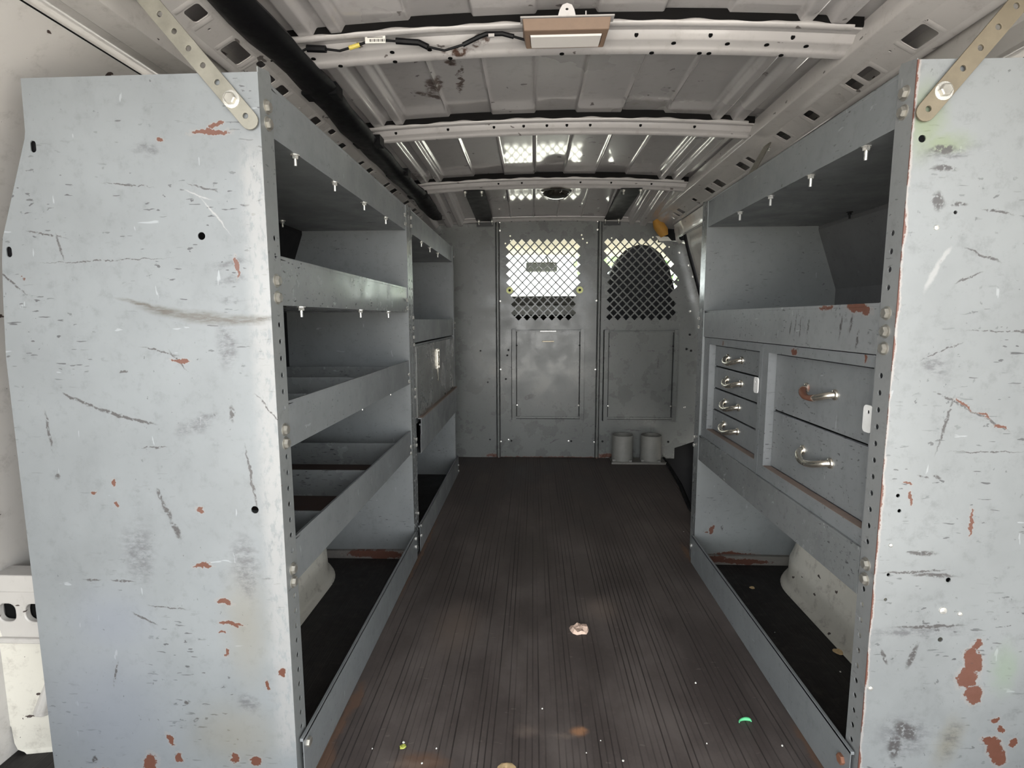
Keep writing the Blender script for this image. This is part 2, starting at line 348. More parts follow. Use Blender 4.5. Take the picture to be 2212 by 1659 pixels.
# ribbed rubber floor
s = NT('ribbed_rubber_floor')
sp = s.n('ShaderNodeSeparateXYZ', {0: s.pos}); X, Y = sp.outputs[0], sp.outputs[1]
wave = s.math('SINE', s.math('MULTIPLY', s.math('ADD', X, s.math('MULTIPLY', s.noise(s.pos, 2.0, 1), .006)), 2*PI/.0125))
groove = s.map(wave, .72, .96)
lane = s.noise(s.mapping(s.pos, sc=(14, .35, 1)), 3.0, 3)
groove = s.math('MULTIPLY', groove, s.map(lane, .42, .62))
dust = s.noise(s.mapping(s.pos, sc=(1.3, .7, 1)), 4.5, 6, .65)
c = s.mix(s.map(dust, .35, .72), (.056, .0455, .0425), (.116, .098, .091))
c = s.mix(s.map(s.noise(s.pos, 70, 5, .75), .52, .8, 0, .55), c, (.12, .095, .085))
c = s.mix(s.math('MULTIPLY', s.dashes((.1, .1, .5), (30, 90, 30), .2, .12, 4.0), .35), c, (.2, .17, .15))
under = s.math('MAXIMUM', s.math('MULTIPLY', s.math('LESS_THAN', X, -.392), s.math('LESS_THAN', Y, 2.69)), s.math('MULTIPLY', s.math('GREATER_THAN', X, .536), s.math('LESS_THAN', Y, 1.70)))   # less worn rubber and shelving shade, both put into the colour
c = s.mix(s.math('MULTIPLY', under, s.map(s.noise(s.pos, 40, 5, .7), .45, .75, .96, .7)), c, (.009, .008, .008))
c = s.mix(s.math('MULTIPLY', groove, .75), c, (.012, .009, .009))
xy = s.swz((0, 1))
c = s.mix(s.math('MULTIPLY', s.blobs(xy, [(-.383,.93,.008,.10,0),(-.375,1.02,.012,.05,0),(-.386,.86,.02,.06,0),(-.20,.87,.04,.02,0),(.52,.92,.012,.06,0),(-.384,1.75,.006,.3,0),(.53,1.75,.01,.08,0)], .04, 25, .5), .8), c, (.13, .075, .05))
c = s.mix(s.math('MULTIPLY', s.blobs(xy, [(.09, .952, .014, .010, 10), (.098, .957, .008, .006, 0)], .01, 60, .75), .85), c, (.33, .17, .09))
c = s.mix(s.math('MULTIPLY', s.blobs(xy, [(-.01, .95, .02, .012, 0), (-.22, .865, .035, .008, 0), (.06, .94, .02, .005, 0), (.19, 1.40, .04, .05, 0), (-.2, 1.3, .05, .09, 0)], .03, 40, .9), .35), c, (.22, .17, .14))
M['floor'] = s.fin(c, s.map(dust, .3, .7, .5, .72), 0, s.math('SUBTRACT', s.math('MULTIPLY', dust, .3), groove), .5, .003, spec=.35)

# ------------------------------------------------------------------ the van shell
def sm(a, b, x):
    t = max(0, min(1, (x-a)/(b-a))); return t*t*(3-2*t)
def u2x(side, u): return XC + side*u
WALL = [(1.03, -.02), (1.03, .45), (1.02, .8), (.985, .95), (.93, 1.08), (.865, 1.17), (.788, 1.246)]
CANT = [(.800, 1.264), (.782, 1.259), (.745, 1.262), (.737, 1.258), (.735, 1.2565), (.700, 1.262), (.698, 1.275), (.700, 1.40)]
def roof_drop(y):
    q = max(0, y-2.40); return .025*q+.25*q*q if q < .21 else .0163+.13*(q-.21)
BOWS = [1.15, 1.668, 2.338]
RIBX = [(-.192, -.125), (-.06, .064), (.125, .255), (.315, .38)]
def roof_z(x, y):
    u = x-XC; z = 1.408-.062*u*u-roof_drop(y)
    # pressed panels between the bows
    ends = [.10]+BOWS+[3.05]
    env = 0
    for a, b in zip(ends[:-1], ends[1:]):
        if a <= y <= b: env = sm(a+.075, a+.10, y)*(1-sm(b-.065, b-.045, y))
    for a, b in ((-.251, -.125), (.005, .125), (.260, .385)):
        z += .009*sm(a-.003, a+.004, x)*(1-sm(b-.004, b+.003, x))
    for a, b in ((-.38, -.251), (-.125, .005), (.125, .26), (.385, .515)):
        z += .008*env*sm(a+.001, a+.009, x)*(1-sm(b-.009, b-.001, x))
    for w in (.335,):
        pass
    au = abs(u)
    z -= .014*sm(.450, .460, au)*(1-sm(.480, .490, au))
    z -= .016*sm(.508, .520, au)*(1-sm(.545, .558, au))
    z -= .020*sm(.585, .61, au)
    return z
b = MB()
xs = [XC-.72+i*1.44/480 for i in range(481)]; ys = [.12+j*2.93/146 for j in range(147)]
b.grid([[(x, y, roof_z(x, y)) for x in xs] for y in ys])
b.grid([[(x, y, roof_z(x, y)+.03) for x in xs[::12]] for y in ys[::12]])
struct(b.build('ceiling', M['roof'], smooth=60))

def wall_sheet(side, y0, y1, prof, n=2):
    b = MB(); ysn = [y0+(y1-y0)*i/n for i in range(n+1)]
    b.grid([[(u2x(side, u), y, z) for u, z in prof] for y in ysn])
    b.grid([[(u2x(side, u+.012), y, z) for u, z in prof] for y in ysn])
    return b
def densify(p, k=4):
    r = []
    for a, c in zip(p[:-1], p[1:]):
        r += [(a[0]+(c[0]-a[0])*i/k, a[1]+(c[1]-a[1])*i/k) for i in range(k)]
    return r+[p[-1]]
struct(wall_sheet(-1, .12, YB+.05, WALL).build('wall_left', M['wall'], smooth=40))
struct(wall_sheet(1, .12, 1.76, WALL).build('wall_right', M['wall'], smooth=40))
for side, nm in ((-1, 'trim_1'), (1, 'trim_2')):
    bb = wall_sheet(side, .12, YB-.02, CANT)
    ct = struct(bb.build(nm, M['wall'], smooth=25))
    MB().sweep([(u2x(side, .850), 1.226), (u2x(side, .825), 1.262), (u2x(side, .82), 1.30), (u2x(side, .76), 1.42)], .12, YB-.02).build('seam_shade_sheet', M['void'], ct, smooth=0)  # black sheet added behind the seam gap, standing for its deep shade
# floor with a step well by the side door
FX0, FX1 = XC-1.03, XC+1.03
outer = [(FX0, .10), (FX1, .10), (FX1, 1.76), (.62, 1.76), (.62, 1.95), (.665, 2.2), (.709, 2.507), (.741, 2.875), (.75, 3.06), (FX0, 3.06)]
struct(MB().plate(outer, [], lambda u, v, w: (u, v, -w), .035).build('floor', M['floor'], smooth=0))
b = MB().box((.56, 1.76, -.32), (FX1, 3.10, -.30)).box((.56, 1.76, -.30), (.60, 3.1, -.04)).box((.56, 3.07, -.30), (FX1, 3.10, .3))
struct(b.build('trim_3', M['rubber'], smooth=0))
b = MB().tube([(.655+.0, 1.9, .004), (.665, 2.2, .004), (.709, 2.507, .004), (.741, 2.875, .004), (.748, 3.0, .004)], .010, 8)
struct(b.build('trim_4', M['rubber']))
b = MB().box((FX0, .06, 1.28), (FX1, .13, 1.43)).box((FX0, .06, -.10), (FX1, .11, -.002))
for side in (-1, 1): b.grid([[(u2x(side, u), .10, z) for u in (.72, 1.05)] for z in (1.40, 1.20)]).box((min(u2x(side, .93), u2x(side, 1.05)), .06, -.05), (max(u2x(side, .93), u2x(side, 1.05)), .13, 1.30))
struct(b.build('trim_9', M['wall'], smooth=0, bevel=.004))
# rear faces of the inner quarter panel by the rear door (driver's side)
b = MB()
b.plate([(-1.0, .225), (-.80, .225), (-.80, .34), (-.885, .338), (-1.0, .352)],
        [rrect(-.945, .278, .032, .034, .012), rrect(-.893, .278, .036, .034, .013)], lambda u, v, w: (u, .862+w, v), .012)
b.box((-1.0, .856, .222), (-.80, .90, .232)).box((-1.0, .860, .318), (-.80, .90, .350))
b.plate([(-1.0, .228), (-.80, .228), (-.80, .05), (-.886, .05), (-.915, .10), (-.99, .045), (-1.0, .05)], [], lambda u, v, w: (u, .885+w*1.0, v), .01)
b.tube([(-.885, .88, .16), (-.905, .875, .10), (-.912, .872, .075)], [.006, .012, .014], 8)
qb = b.build('quarter_panel_bracket', M['wall'], bevel=.002)
MB().box((-.995, .876, .245), (-.85, .882, .312)).build('hole_shade_box', M['void'], qb, smooth=0)  # black box added behind the oval holes, standing for their shade
tag(qb, 'white pressed bracket with oval holes low on the van side behind the grey rear panel', 'bracket')

# ------------------------------------------------------------------ roof bows
BOWP = [(0, 1.392), (.003, 1.386), (.022, 1.386), (.024, 1.3835), (.030, 1.374), (.034, 1.3715), (.051, 1.3695), (.054, 1.366), (.058, 1.3625), (.072, 1.362), (.074, 1.366), (.074, 1.40)]
def bow(y0, k, label, holes):
    t = thing('roof_bow', label, 'roof beam', (XC, y0, 1.36), 'roof bows across the ceiling')
    nx = 60; x0, x1 = XC-.602, XC+.602
    b = MB(); rows = []
    for i in range(nx+1):
        x = x0+(x1-x0)*i/nx; u = x-XC; dz = -.062*u*u
        rows.append([(x, y0+p*k, z+dz) for p, z in BOWP])
    b.grid(rows)
    b.build('channel', M['bow'], t, smooth=50)
    b = MB(); rows = []      # wavy pale sealant bead on the near flange
    for i in range(121):
        x = x0+.04+(x1-x0-.08)*i/120; u = x-XC; dz = -.062*u*u; w = .003*math.sin(x*31+y0*9)+.002*math.sin(x*83)
        rows.append([(x, y0-.003, 1.3925+dz+w*.6), (x, y0-.0065, 1.390+dz+w*.3), (x, y0-.006, 1.386+dz), (x, y0, 1.3825+dz), (x, y0+.006, 1.3845+dz), (x, y0+.012, 1.386+dz)])
    b.grid(rows).build('sealant_bead', M['bow'], t, smooth=60)
    b = MB(); rows = []
    for i in range(61):
        x = x0+.02+(x1-x0-.04)*i/60; u = x-XC; dz = -.062*u*u
        rows.append([(x, y0+.000, 1.415+dz), (x, y0-.0015, 1.389+dz), (x, y0+.03, 1.389+dz), (x, y0+.03, 1.415+dz)])
    b.grid(rows).build('mastic_strip', M['mastic'], t, smooth=0)
    for hx, where in holes:
        b = MB(); u = hx-XC; dz = -.062*u*u
        if where == 'web': b.lathe([(0, -.001), (.0042, -.001), (.0042, .003)], (hx, y0+.0265*k, 1.3788+dz), 'y', 10)
        else: b.lathe([(0, -.001), (.005, -.001), (.005, .002)], (hx, y0+(.043 if where == 'under' else .066)*k, (1.3702 if where == 'under' else 1.3618)+dz), 'z', 10)
        b.build('hole', M['void'], t)
    return t
bow(BOWS[0], 1.0, 'white painted roof beam carrying the oblong lamp and loose wiring', [(x, 'web') for x in (.21, .36, .525)]+[(x, 'under') for x in (-.47, -.30, -.22, .29, .40, .48, .56)]+[(x, 'lip') for x in (-.42, -.30, -.18, .06, .25, .35, .37, .52)])
bow(BOWS[1], .75, 'white painted bare roof beam between the lamp beam and the dome light beam', [(x, 'web') for x in (-.42, -.26, -.12, -.03, .04, .10, .17, .32, .48)])
bow(BOWS[2], .88, 'white painted roof beam with dark dome light and two black plates, close to the bulkhead', [(x, 'web') for x in (-.15, -.05, .20, .33, .50)])

# ------------------------------------------------------------------ perforated roof rails
def rail(side, holes, small, label):
    t = thing('roof_rail', label, 'roof rail', (u2x(side, .67), .75, 1.30), 'perforated roof rails along the shelving')
    P0, P1 = (.669, 1.304), (.625, 1.3285)
    L = math.hypot(P0[0]-P1[0], P0[1]-P1[1]); du = ((P1[0]-P0[0])/L, (P1[1]-P0[1])/L); nn = (-du[1], du[0])
    def fn(y, q, w):
        u = P0[0]+du[0]*q+abs(nn[0])*w; z = P0[1]+du[1]*q+abs(nn[1])*w
        return (u2x(side, u), y, z)
    hs = [rrect(y, L*c, ly, L*lz, min(.006, ly*.3)) for y, ly, c, lz in holes]+[circle(y, L*c, r, 8) for y, c, r in small]
    b = MB().plate([(.72, 0), (2.97, 0), (2.97, L), (.72, L)], hs, fn, .002)
    b.build('perforated_face', M['rail'], t, smooth=25)
    prof = [(.669, 1.304), (.6725, 1.2995), (.678, 1.297), (.685, 1.299), (.690, 1.305), (.692, 1.33)]
    b = MB().sweep([(u2x(side, u), z) for u, z in prof], .72, 2.97)
    b.build('rolled_edge', M['rail'], t, smooth=60)
    prof = [(.625, 1.3285), (.618, 1.331), (.582, 1.335), (.580, 1.338), (.580, 1.36), (.583, 1.38)]
    b = MB().sweep([(u2x(side, u), z) for u, z in prof], .72, 2.97)
    b.build('upper_flange', M['rail'], t, smooth=60)
    # raised stiffening ribs next to the windows
    for y, ly, c, lz in holes:
        for e in (-1, 1):
            b = MB(); yy = y+e*(ly/2+.008)
            rows = []
            for q in (.08, .2, .8, .92):
                a = fn(yy-.006, L*q, -.0001); m = fn(yy, L*q, -.0022 if .1 < q < .9 else -.0001); d = fn(yy+.006, L*q, -.0001)
                rows.append([a, m, d])
            b.grid(rows).build('pressed_rib', M['rail'], t, smooth=60)
    return t
rail(1, [(1.085, .062, .5, .72), (1.235, .045, .5, .62), (1.285, .034, .5, .62), (1.469, .036, .5, .66), (1.622, .034, .52, .7), (1.854, .026, .5, .66), (1.924, .045, .48, .8), (2.155, .055, .48, .8), (2.267, .045, .48, .75), (2.454, .035, .6, .4), (2.688, .045, .5, .75), (2.768, .03, .5, .7), (2.867, .045, .5, .75)],
     [(.97, .6, .003), (1.15, .75, .003), (1.34, .55, .0025), (1.96, .3, .003), (2.20, .8, .004), (2.46, .2, .006), (2.60, .35, .005)], 'perforated pale steel roof rail above the drawer side shelving')
rail(-1, [(.955, .035, .62, .6), (1.086, .062, .5, .72), (1.118+.035, .025, .85, .28), (1.207, .035, .45, .7), (1.266, .04, .5, .7), (1.454, .04, .5, .7), (1.55, .03, .8, .35), (1.655, .035, .45, .66), (1.834, .025, .45, .7), (1.924, .04, .45, .75), (2.134, .03, .6, .7), (2.234, .045, .6, .7), (2.453, .04, .6, .7), (2.62, .05, .5, .75), (2.70, .03, .5, .75), (2.77, .02, .5, .75), (2.83, .02, .5, .75), (2.89, .02, .5, .75)],
     [(1.00, .5, .003), (1.36, .6, .0025), (1.60, .4, .004), (1.62, .6, .004), (1.76, .3, .005), (1.97, .75, .005)], 'perforated pale steel roof rail beside the black cable trunk')

# black cable trunk along the driver's side rail
b = MB()
path = [(-.508+.004*math.sin(y*6), y, 1.338+.003*math.sin(y*11)) for y in [.72+i*.07 for i in range(32)]]
b.tube(path, [.018+.0015*math.sin(i*1.7) for i in range(32)], 12, sx=2.25)
for y in (1.30, 1.66, 2.02, 2.36): b.box((-.545, y, 1.325), (-.462, y+.045, 1.352))
tag(b.build('cable_trunk', M['black'], smooth=50), 'thick black cable trunk running along the roof edge above the open shelves', 'cable trunk')

# ------------------------------------------------------------------ bolts
def hexbolt(b, p, d, r=.0075, h=.006, washer=True):    # d: axis char and sign
    ax, sg = d[1], (1 if d[0] == '+' else -1)
    pr = [(0, h*sg), (r*.8, h*sg), (r, h*.85*sg), (r, 0), (r*.9, 0)]
    b.lathe(pr, p, ax, 6)
    if washer: b.lathe([(r*1.35, 0), (r*1.35, .0013*sg), (r*.5, .0016*sg)], p, ax, 16)
    return b
def nutbolt(b, p, r=.0052, l=.018):                 # hanging end of a bolt with its nut
    b.lathe([(.008, 0), (.008, -.0015), (.005, -.0015)], p, 'z', 12)
    b.lathe([(r, -.0015), (r, -.007), (r*.6, -.007)], p, 'z', 6)
    b.lathe([(r*.48, -.007), (r*.48, -l), (0, -l)], p, 'z', 8)
    return b

# ------------------------------------------------------------------ shelving units
def D(side, d): return (XL-d) if side < 0 else (XR+d)
def zsheet(b, side, outer, holes, y, t=.0016):        # sheet across the van: (depth d, height z)
    return b.plate(outer, holes, lambda u, v, w: (D(side, u), y+w, v), t)
END = [(0, .0), (0, 1.155), (.355, 1.153), (.357, 1.078), (.359, 1.068), (.4105, .925), (.416, .89), (.4215, .83), (.428, .74), (.428, .03), (.41, .012), (.40, 0)]
ZBOLT = {-1: [(1.115, 1.091), (.86, .834), (.625, .603), (.39, .368), (.076,)], 1: [(1.119, 1.093), (.78, .754), (.411, .386), (.063,)]}
def end_panel(unit, side, y, fl, mat, fmat, holes=(), boltz=(), name='end_panel', z0=0.0, topz=1.155, perf=True, label=None, bmat='zinc', tall=1.155):
    b = MB(); zsheet(b, side, END, list(holes), y)
    e = b.build(name, mat, unit, smooth=20)
    if label: e['label'] = label
    # perforated flange turned along the aisle
    hs = []
    if perf:
        z = .05
        while z < .93:
            if all(abs(z-q) > .016 for q in boltz): hs.append(circle(y+fl*.62, z, .0045, 12))
            z += .0265
    y0, y1 = (y+.0016, y+fl)
    o = [(y0, 0), (y1, 0), (y1, topz), (y1-.004, topz+.006 if topz > 1.0 else topz), (y0, topz-.001)]
    b = MB().plate(o, hs, lambda u, v, w: (D(side, w), u, v), .0018)
    f = b.build('flange', fmat, e, smooth=20)
    for z in boltz:
        hexbolt(MB(), (D(side, 0), y+fl*.55, z), '+x' if side < 0 else '-x', .0078, .0065).build('bolt', M[bmat], e)
    return e
def tray(unit, side, z, y0, y1, depth, mat, lip=.0765, face=.0, backlip=.03, name='tray'):
    """shallow steel tray: floor, folded front lip with a hemmed top edge, small back lip"""
    b = MB(); x0, x1 = D(side, face), D(side, depth); t = .0016*(1 if side > 0 else -1)
    b.box((min(x0, x1), y0, z), (max(x0, x1), y1, z+.0016))
    b.box((min(x0, x0+t), y0, z), (max(x0, x0+t), y1, z+lip))
    b.box((min(x0, x0+3.2*t), y0, z+lip-.006), (max(x0, x0+3.2*t), y1, z+lip))
    b.box((min(x1, x1-t), y0, z), (max(x1, x1-t), y1, z+backlip))
    return b.build(name, mat, unit, smooth=0, bevel=.0008)
def divider(unit, side, y, z, depth, h=.07):
    b = MB(); xa, xb = sorted((D(side, .012), D(side, depth-.01)))
    b.box((xa, y, z+.002), (xb, y+.0014, z+h)); b.box((xa, y, z+.002), (xb, y+.02, z+.0035)); b.box((xa, y-.0006, z+h-.006), (xb, y+.003, z+h))
    return b.build('divider', M['steel_worn'], unit, smooth=0)
def back_panel(unit, side, y0, y1, z0, z1):
    pr = [(.396, z0), (.396, .888), (.333, 1.066), (.333, z1+.004)]
    b = MB(); b.grid([[(D(side, d), y, z) for d, z in pr] for y in (y0, y1)]); b.grid([[(D(side, d+.0015), y, z) for d, z in pr] for y in (y0, y1)])
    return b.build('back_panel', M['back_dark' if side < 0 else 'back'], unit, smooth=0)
def toe_board(unit, side, y0, y1):
    b = MB(); x0 = D(side, -.010); x1 = D(side, -.0085); x2 = D(side, -.004)
    b.box((min(x0, x1), y0, 0.001), (max(x0, x1), y1, .094)); b.box((min(x0, x2), y0, .089), (max(x0, x2), y1, .0945))
    return b.build('toe_board', M['steel'], unit, smooth=0, bevel=.0008)

L_HOLES = [rrect(.347, 1.057, .009, .017, .0044), rrect(.403, .904, .009, .016, .0044), circle(.100, .925, .0058, 14), circle(.045, .499, .0062, 14)]
R_HOLES = [circle(.112, .397, .004, 10), circle(.109, .298, .004, 10), circle(.029, .507, .003, 10), circle(.021, .404, .0027, 10), circle(.020, .363, .0027, 10), circle(.015, 1.050, .0052, 12), circle(.025, .531, .003, 10), circle(.070, .949, .0028, 8)]

# open shelving, near end
U = thing('shelving_unit', 'tall grey steel shelving of open trays with dividers opposite the drawers', 'shelving', (-.6, 1.25, 0), 'grey steel shelving units')
e = end_panel(U, -1, .800, .040, M['end_left'], M['steel_flange'], L_HOLES, [z for g_ in ZBOLT[-1] for z in g_][:-1], label='scuffed pale grey end panel with rust chips and a brown smear', topz=1.164)
hexbolt(MB(), (D(-1, -.010), .822, .076), '+x', .008, .006, False).build('bolt', M['zinc'], U)
end_panel(U, -1, 1.6985, .036, M['steel'], M['steel_worn'], [], [], label='far end panel scuffed near the floor')
for k in (0, 1, 2, 3):
    z = (1.077, .8225, .591, .3605)[k]
    tr_ = tray(U, -1, z, .815, 1.697, (.335, .39, .39, .39)[k], M['steel_worn' if k == 1 else 'steel'], face=.0022)
    for yb in ((.926, 1.107, 1.296, 1.483), (.92, 1.24, 1.48), (1.27, 1.53), (1.2, 1.5))[k]:
        nutbolt(MB(), (D(-1, .020 if k > 1 else .006), yb, z), *((.0038, .012) if k > 1 else ())).build('bolt', M['bright'], tr_)
for yb in (1.516,): nutbolt(MB(), (-.707, yb, 1.077)).build('bolt', M['bright'], U)
for z in (.591, .3605):
    for yd in (.98, 1.26, 1.547): divider(U, -1, yd, z, .39)
for z, mm in ((.591, 'mat_dark'), (.3605, 'mat_brown')):
    MB().box((D(-1, .385), .82, z+.0016), (D(-1, .006), 1.695, z+.0032)).build('shelf_mat', M[mm], U, smooth=0)
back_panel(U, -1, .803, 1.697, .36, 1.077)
toe_board(U, -1, .806, 1.694)
for z in (1.119, 1.093, .86, .834, .625, .603, .39, .368, .078, .05):
    hexbolt(MB(), (D(-1, -.0005 if z > .1 else -.010), 1.672, z), '+x', .0062, .005, False).build('bolt', M['bright'], U)

for x, z in ((-.745, 1.057), (-.801, .904)): MB().box((x-.012, .806, z-.018), (x+.012, .809, z+.018)).build('slot_shade_sheet', M['rubber'], U, smooth=0)  # black sheets added behind the slots, standing for the shade in them
# shelving with a locker, far end of the same side
U2 = thing('shelving_unit', 'narrow grey steel shelving around the drop-front locker, beside the bulkhead', 'shelving', (-.6, 2.2, 0), 'grey steel shelving units')
end_panel(U2, -1, 1.7355, .034, M['steel'], M['steel_worn'], [], [], label='near upright, worn and bolted to the open shelving')
e2 = end_panel(U2, -1, 2.664, .026, M['steel'], M['steel'], [], [], perf=False, label='far end panel against the bulkhead')
t0 = tray(U2, -1, 1.079, 1.772, 2.662, .335, M['steel'], .074, face=.0022)
for yb in (1.79, 1.96, 2.12, 2.29): nutbolt(MB(), (D(-1, -.002+.01), yb, 1.079)).build('bolt', M['bright'], t0)
tray(U2, -1, .7215, 1.772, 2.662, .39, M['steel'], .0775, face=.0022)
tray(U2, -1, .335, 1.80, 2.662, .39, M['steel'], .105, face=-.008)
back_panel(U2, -1, 1.74, 2.66, .335, 1.079)
toe_board(U2, -1, 1.742, 2.69)
for y, zs in ((1.752, (1.119, 1.093, .80, .765, .735, .71, .56, .535, .39, .37, .13, .085, .05)), (2.678, (1.10, .775, .75, .37, .345, .04, .01))):
    for z in zs: hexbolt(MB(), (D(-1, -.001 if z > .1 else -.010), y, z+.006), '+x', .0058, .005, False).build('bolt', M['bright'], U2)
LK = thing('locker', 'grey drop-front steel locker with a chrome hasp, between shelf trays near the bulkhead', 'locker', (-.45, 2.2, .45))
xa = D(-1, .004)
MB().box((D(-1, .38), 1.785, .44), (xa-.002, 2.66, .715)).build('body', M['steel'], LK, smooth=0)
dr = MB().box((xa-.001, 1.788, .462), (xa+.006, 2.645, .708)).build('door', M['bulk'], LK, smooth=0, bevel=.001)
b = MB()     # folded bottom hem, open at its end
h0 = [(xa+.006, .462), (xa+.018, .462), (xa+.0185, .405), (xa+.0165, .405), (xa+.016, .459), (xa+.006, .459)]
b.prism(h0, 1.788, 2.645); b.build('hem', M['steel'], dr, smooth=0)
MB().box((xa+.006, 1.80, .4585), (xa+.0186, 2.645, .463)).build('ledge', M['wood'], dr, smooth=0)
lx = xa+.006
la = MB()
for dy in (-.016, .016): la.box((lx, 2.183+dy-.004, .60), (lx+.006, 2.183+dy+.004, .675))
for z in (.674, .602): la.box((lx, 2.160, z-.006), (lx+.004, 2.206, z+.006))
la.plate([(2.165, .60), (2.201, .60), (2.186, .545), (2.180, .545)], [], lambda u, v, w: (lx+w, u, v), .003)
la.lathe([(.007, 0), (.007, .007), (0, .008)], (lx, 2.183, .645), 'x', 12).lathe([(.005, 0), (.005, .007), (0, .008)], (lx, 2.183, .62), 'x', 12)
la.build('hasp', M['nickel'], dr, bevel=.0008)

# shelving with drawers
U3 = thing('shelving_unit', 'tall grey steel shelving holding the two drawer cabinets, rusty at its rear edge', 'shelving', (.75, 1.25, 0), 'grey steel shelving units')
e3 = end_panel(U3, 1, .806, .038, M['end_right'], M['steel_flange_r'], R_HOLES, [z for g_ in ZBOLT[1] for z in g_][:-1]+[.807], label='pale grey end panel with large red rust patches and a rusty edge', topz=1.158)
for (x, z, r) in ((.639, .347, .006), (.665, .342, .0036), (.539, .213, .004), (.576, .928, .0036), (.551, .452, .003)):
    MB().lathe([(r, 0), (r*.9, -.002), (r*.4, -.0028), (0, -.0028)], (x, .806, z), 'y', 12).build('rivet', M['bright'], e3)
hexbolt(MB(), (D(1, -.010), .833, .063), '-x', .009, .006, False).build('bolt', plain('rusted_bolt', (.22, .10, .06), .6, .3), U3)
end_panel(U3, 1, 1.695, .048, steel('grey_enamel_far_panel', (.36, .38, .385), .38, .8, 'xz', rust=[(.585,.11,.007,.016,-20),(.568,.105,.005,.003,0),(.66,.025,.07,.012,0)], dark=[(.62,.12,.004,.008,0)], dens=.25), M['steel_worn'], [], [], perf=False, label='far end panel, pale with a red chip near the floor')
t1 = tray(U3, 1, 1.077, .848, 1.693, .335, M['steel'], .0765, face=.0022)
for yb in (.927, 1.101, 1.278, 1.459): nutbolt(MB(), (D(1, .010), yb, 1.077), .006, .022).build('bolt', M['bright' if yb < 1.2 else 'bolt_paint'], t1)
nutbolt(MB(), (D(1, .30), 1.476, 1.077)).build('bolt', M['black'], t1)
tray(U3, 1, .7435, .848, 1.693, .39, steel('grey_enamel_marked', (.36, .375, .385), .33, 1.2, 'yz', rust=[(.90,.815,.03,.008,10),(1.0,.82,.02,.003,0)], dark=[(.92,.79,.003,.015,10),(.95,.785,.003,.018,8),(.90,.765,.003,.015,10),(1.06,.785,.003,.016,8),(1.09,.782,.0025,.018,6),(1.13,.78,.003,.014,10),(1.11,.79,.002,.02,5)], dens=.6), .0795, face=.0022)
tray(U3, 1, .3495, .848, 1.693, .39, M['steel_worn'], .0795, face=.0012)
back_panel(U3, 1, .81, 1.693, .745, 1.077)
toe_board(U3, 1, .812, 1.694)
for z in (.80, .773, .415, .388, .06): hexbolt(MB(), (D(1, -.001 if z > .1 else -.010), 1.730 if z > .1 else 1.69, z), '-x', .0058, .005, False).build('bolt', M['bright'], U3)
b = MB().plate([(d, z) for d, z in ((0.0, .0), (.30, .0), (.30, .03), (0, .03))], [], lambda u, v, w: (D(1, u+.03), 1.68+w, v), .014)
b.build('bottom_flange', steel('rusted_flange', (.33, .31, .28), .5, 1.2, rust=[(.60, .02, .03, .01, 0), (.68, .012, .09, .008, 0)]), U3, smooth=0)
b = MB().plate([(0.03, .0), (.30, .0), (.30, .026), (0.03, .03)], [], lambda u, v, w: (D(-1, u), 1.686+w, v), .012)
b.build('bottom_flange', steel('rusted_flange_red', (.30, .28, .26), .5, 1.2, rust=[(-.53, .018, .09, .012, 0), (-.50, .012, .06, .012, 0)]), U, smooth=0)

# drawer cabinets inside that shelving
def pull(parent, y, z, m, k=1.0):
    b = MB(); x0 = DXF; pts = []; rad = []
    n = 16
    for i in range(n+1):
        a = i/n; yy = y+(a-.5)*.102*k; q = math.sin(PI*a)**.55
        pts.append((x0-.004-.020*q*k, yy, z+.005-.013*math.sin(PI*a))); rad.append((.0042+.0024*abs(math.cos(PI*a))+.0012*math.sin(PI*a))*k)
    pts = [(x0, pts[0][1], z+.005)]+pts+[(x0, pts[-1][1], z+.005)]; rad = [.0075*k]+rad+[.0075*k]
    b.tube(pts, rad, 10)
    for e in (pts[0], pts[-1]): b.lathe([(0, -.006), (.008*k, -.005), (.0105*k, -.0025), (.0105*k, 0)], e, 'x', 16)
    return b.build('handle', m, parent, smooth=60)
CX = D(1, .006); DXF = CX+.018
def cabinet(y0, y1, oy0, oy1, splits, label, handles):
    t = thing('drawer_cabinet', label, 'drawer cabinet', (.7, (y0+y1)/2, .352), 'drawer cabinets in the shelving')
    b = MB().plate([(y0, .353), (y1, .353), (y1, .7415), (y0, .7415)], [[(oy0, splits[-1]), (oy1, splits[-1]), (oy1, splits[0]), (oy0, splits[0])]], lambda u, v, w: (CX+w, u, v), .0225)
    b.box((CX+.0225, y0+.001, .354), (CX+.36, y0+.004, .741)).box((CX+.0225, y1-.004, .354), (CX+.36, y1-.001, .741)).box((CX+.0225, y0+.001, .738), (CX+.36, y1-.001, .741)).box((CX+.357, y0+.001, .354), (CX+.36, y1-.001, .741)).box((CX+.0225, y0+.001, .354), (CX+.36, y1-.001, .357))
    b.build('carcass', M['cab'], t, smooth=0)
    b = MB().box((CX+.0225, y0+.005, .36), (CX+.03, y1-.005, .736)); b.build('liner', M['void'], t, smooth=0)
    MB().box((CX+.0005, oy0, splits[-1]-.0008), (DXF, oy1, splits[-1]+.0008)).build('ledge', M['wood'], t, smooth=0)
    for i in range(len(splits)-1):
        zt, zb = splits[i]-(.004 if i == 0 else .0022), splits[i+1]+.0022
        d = MB().box((DXF, oy0+.0015, zb), (DXF+.004, oy1-.0015, zt))
        d.box((DXF-.0006, oy0+.0015, zt-.002), (DXF+.004, oy1-.0015, zt))
        dr = d.build('drawer', M['cab'], t, smooth=0, bevel=.0008)
        pull(dr, handles[i][0], handles[i][1], M[handles[i][2]])
    return t
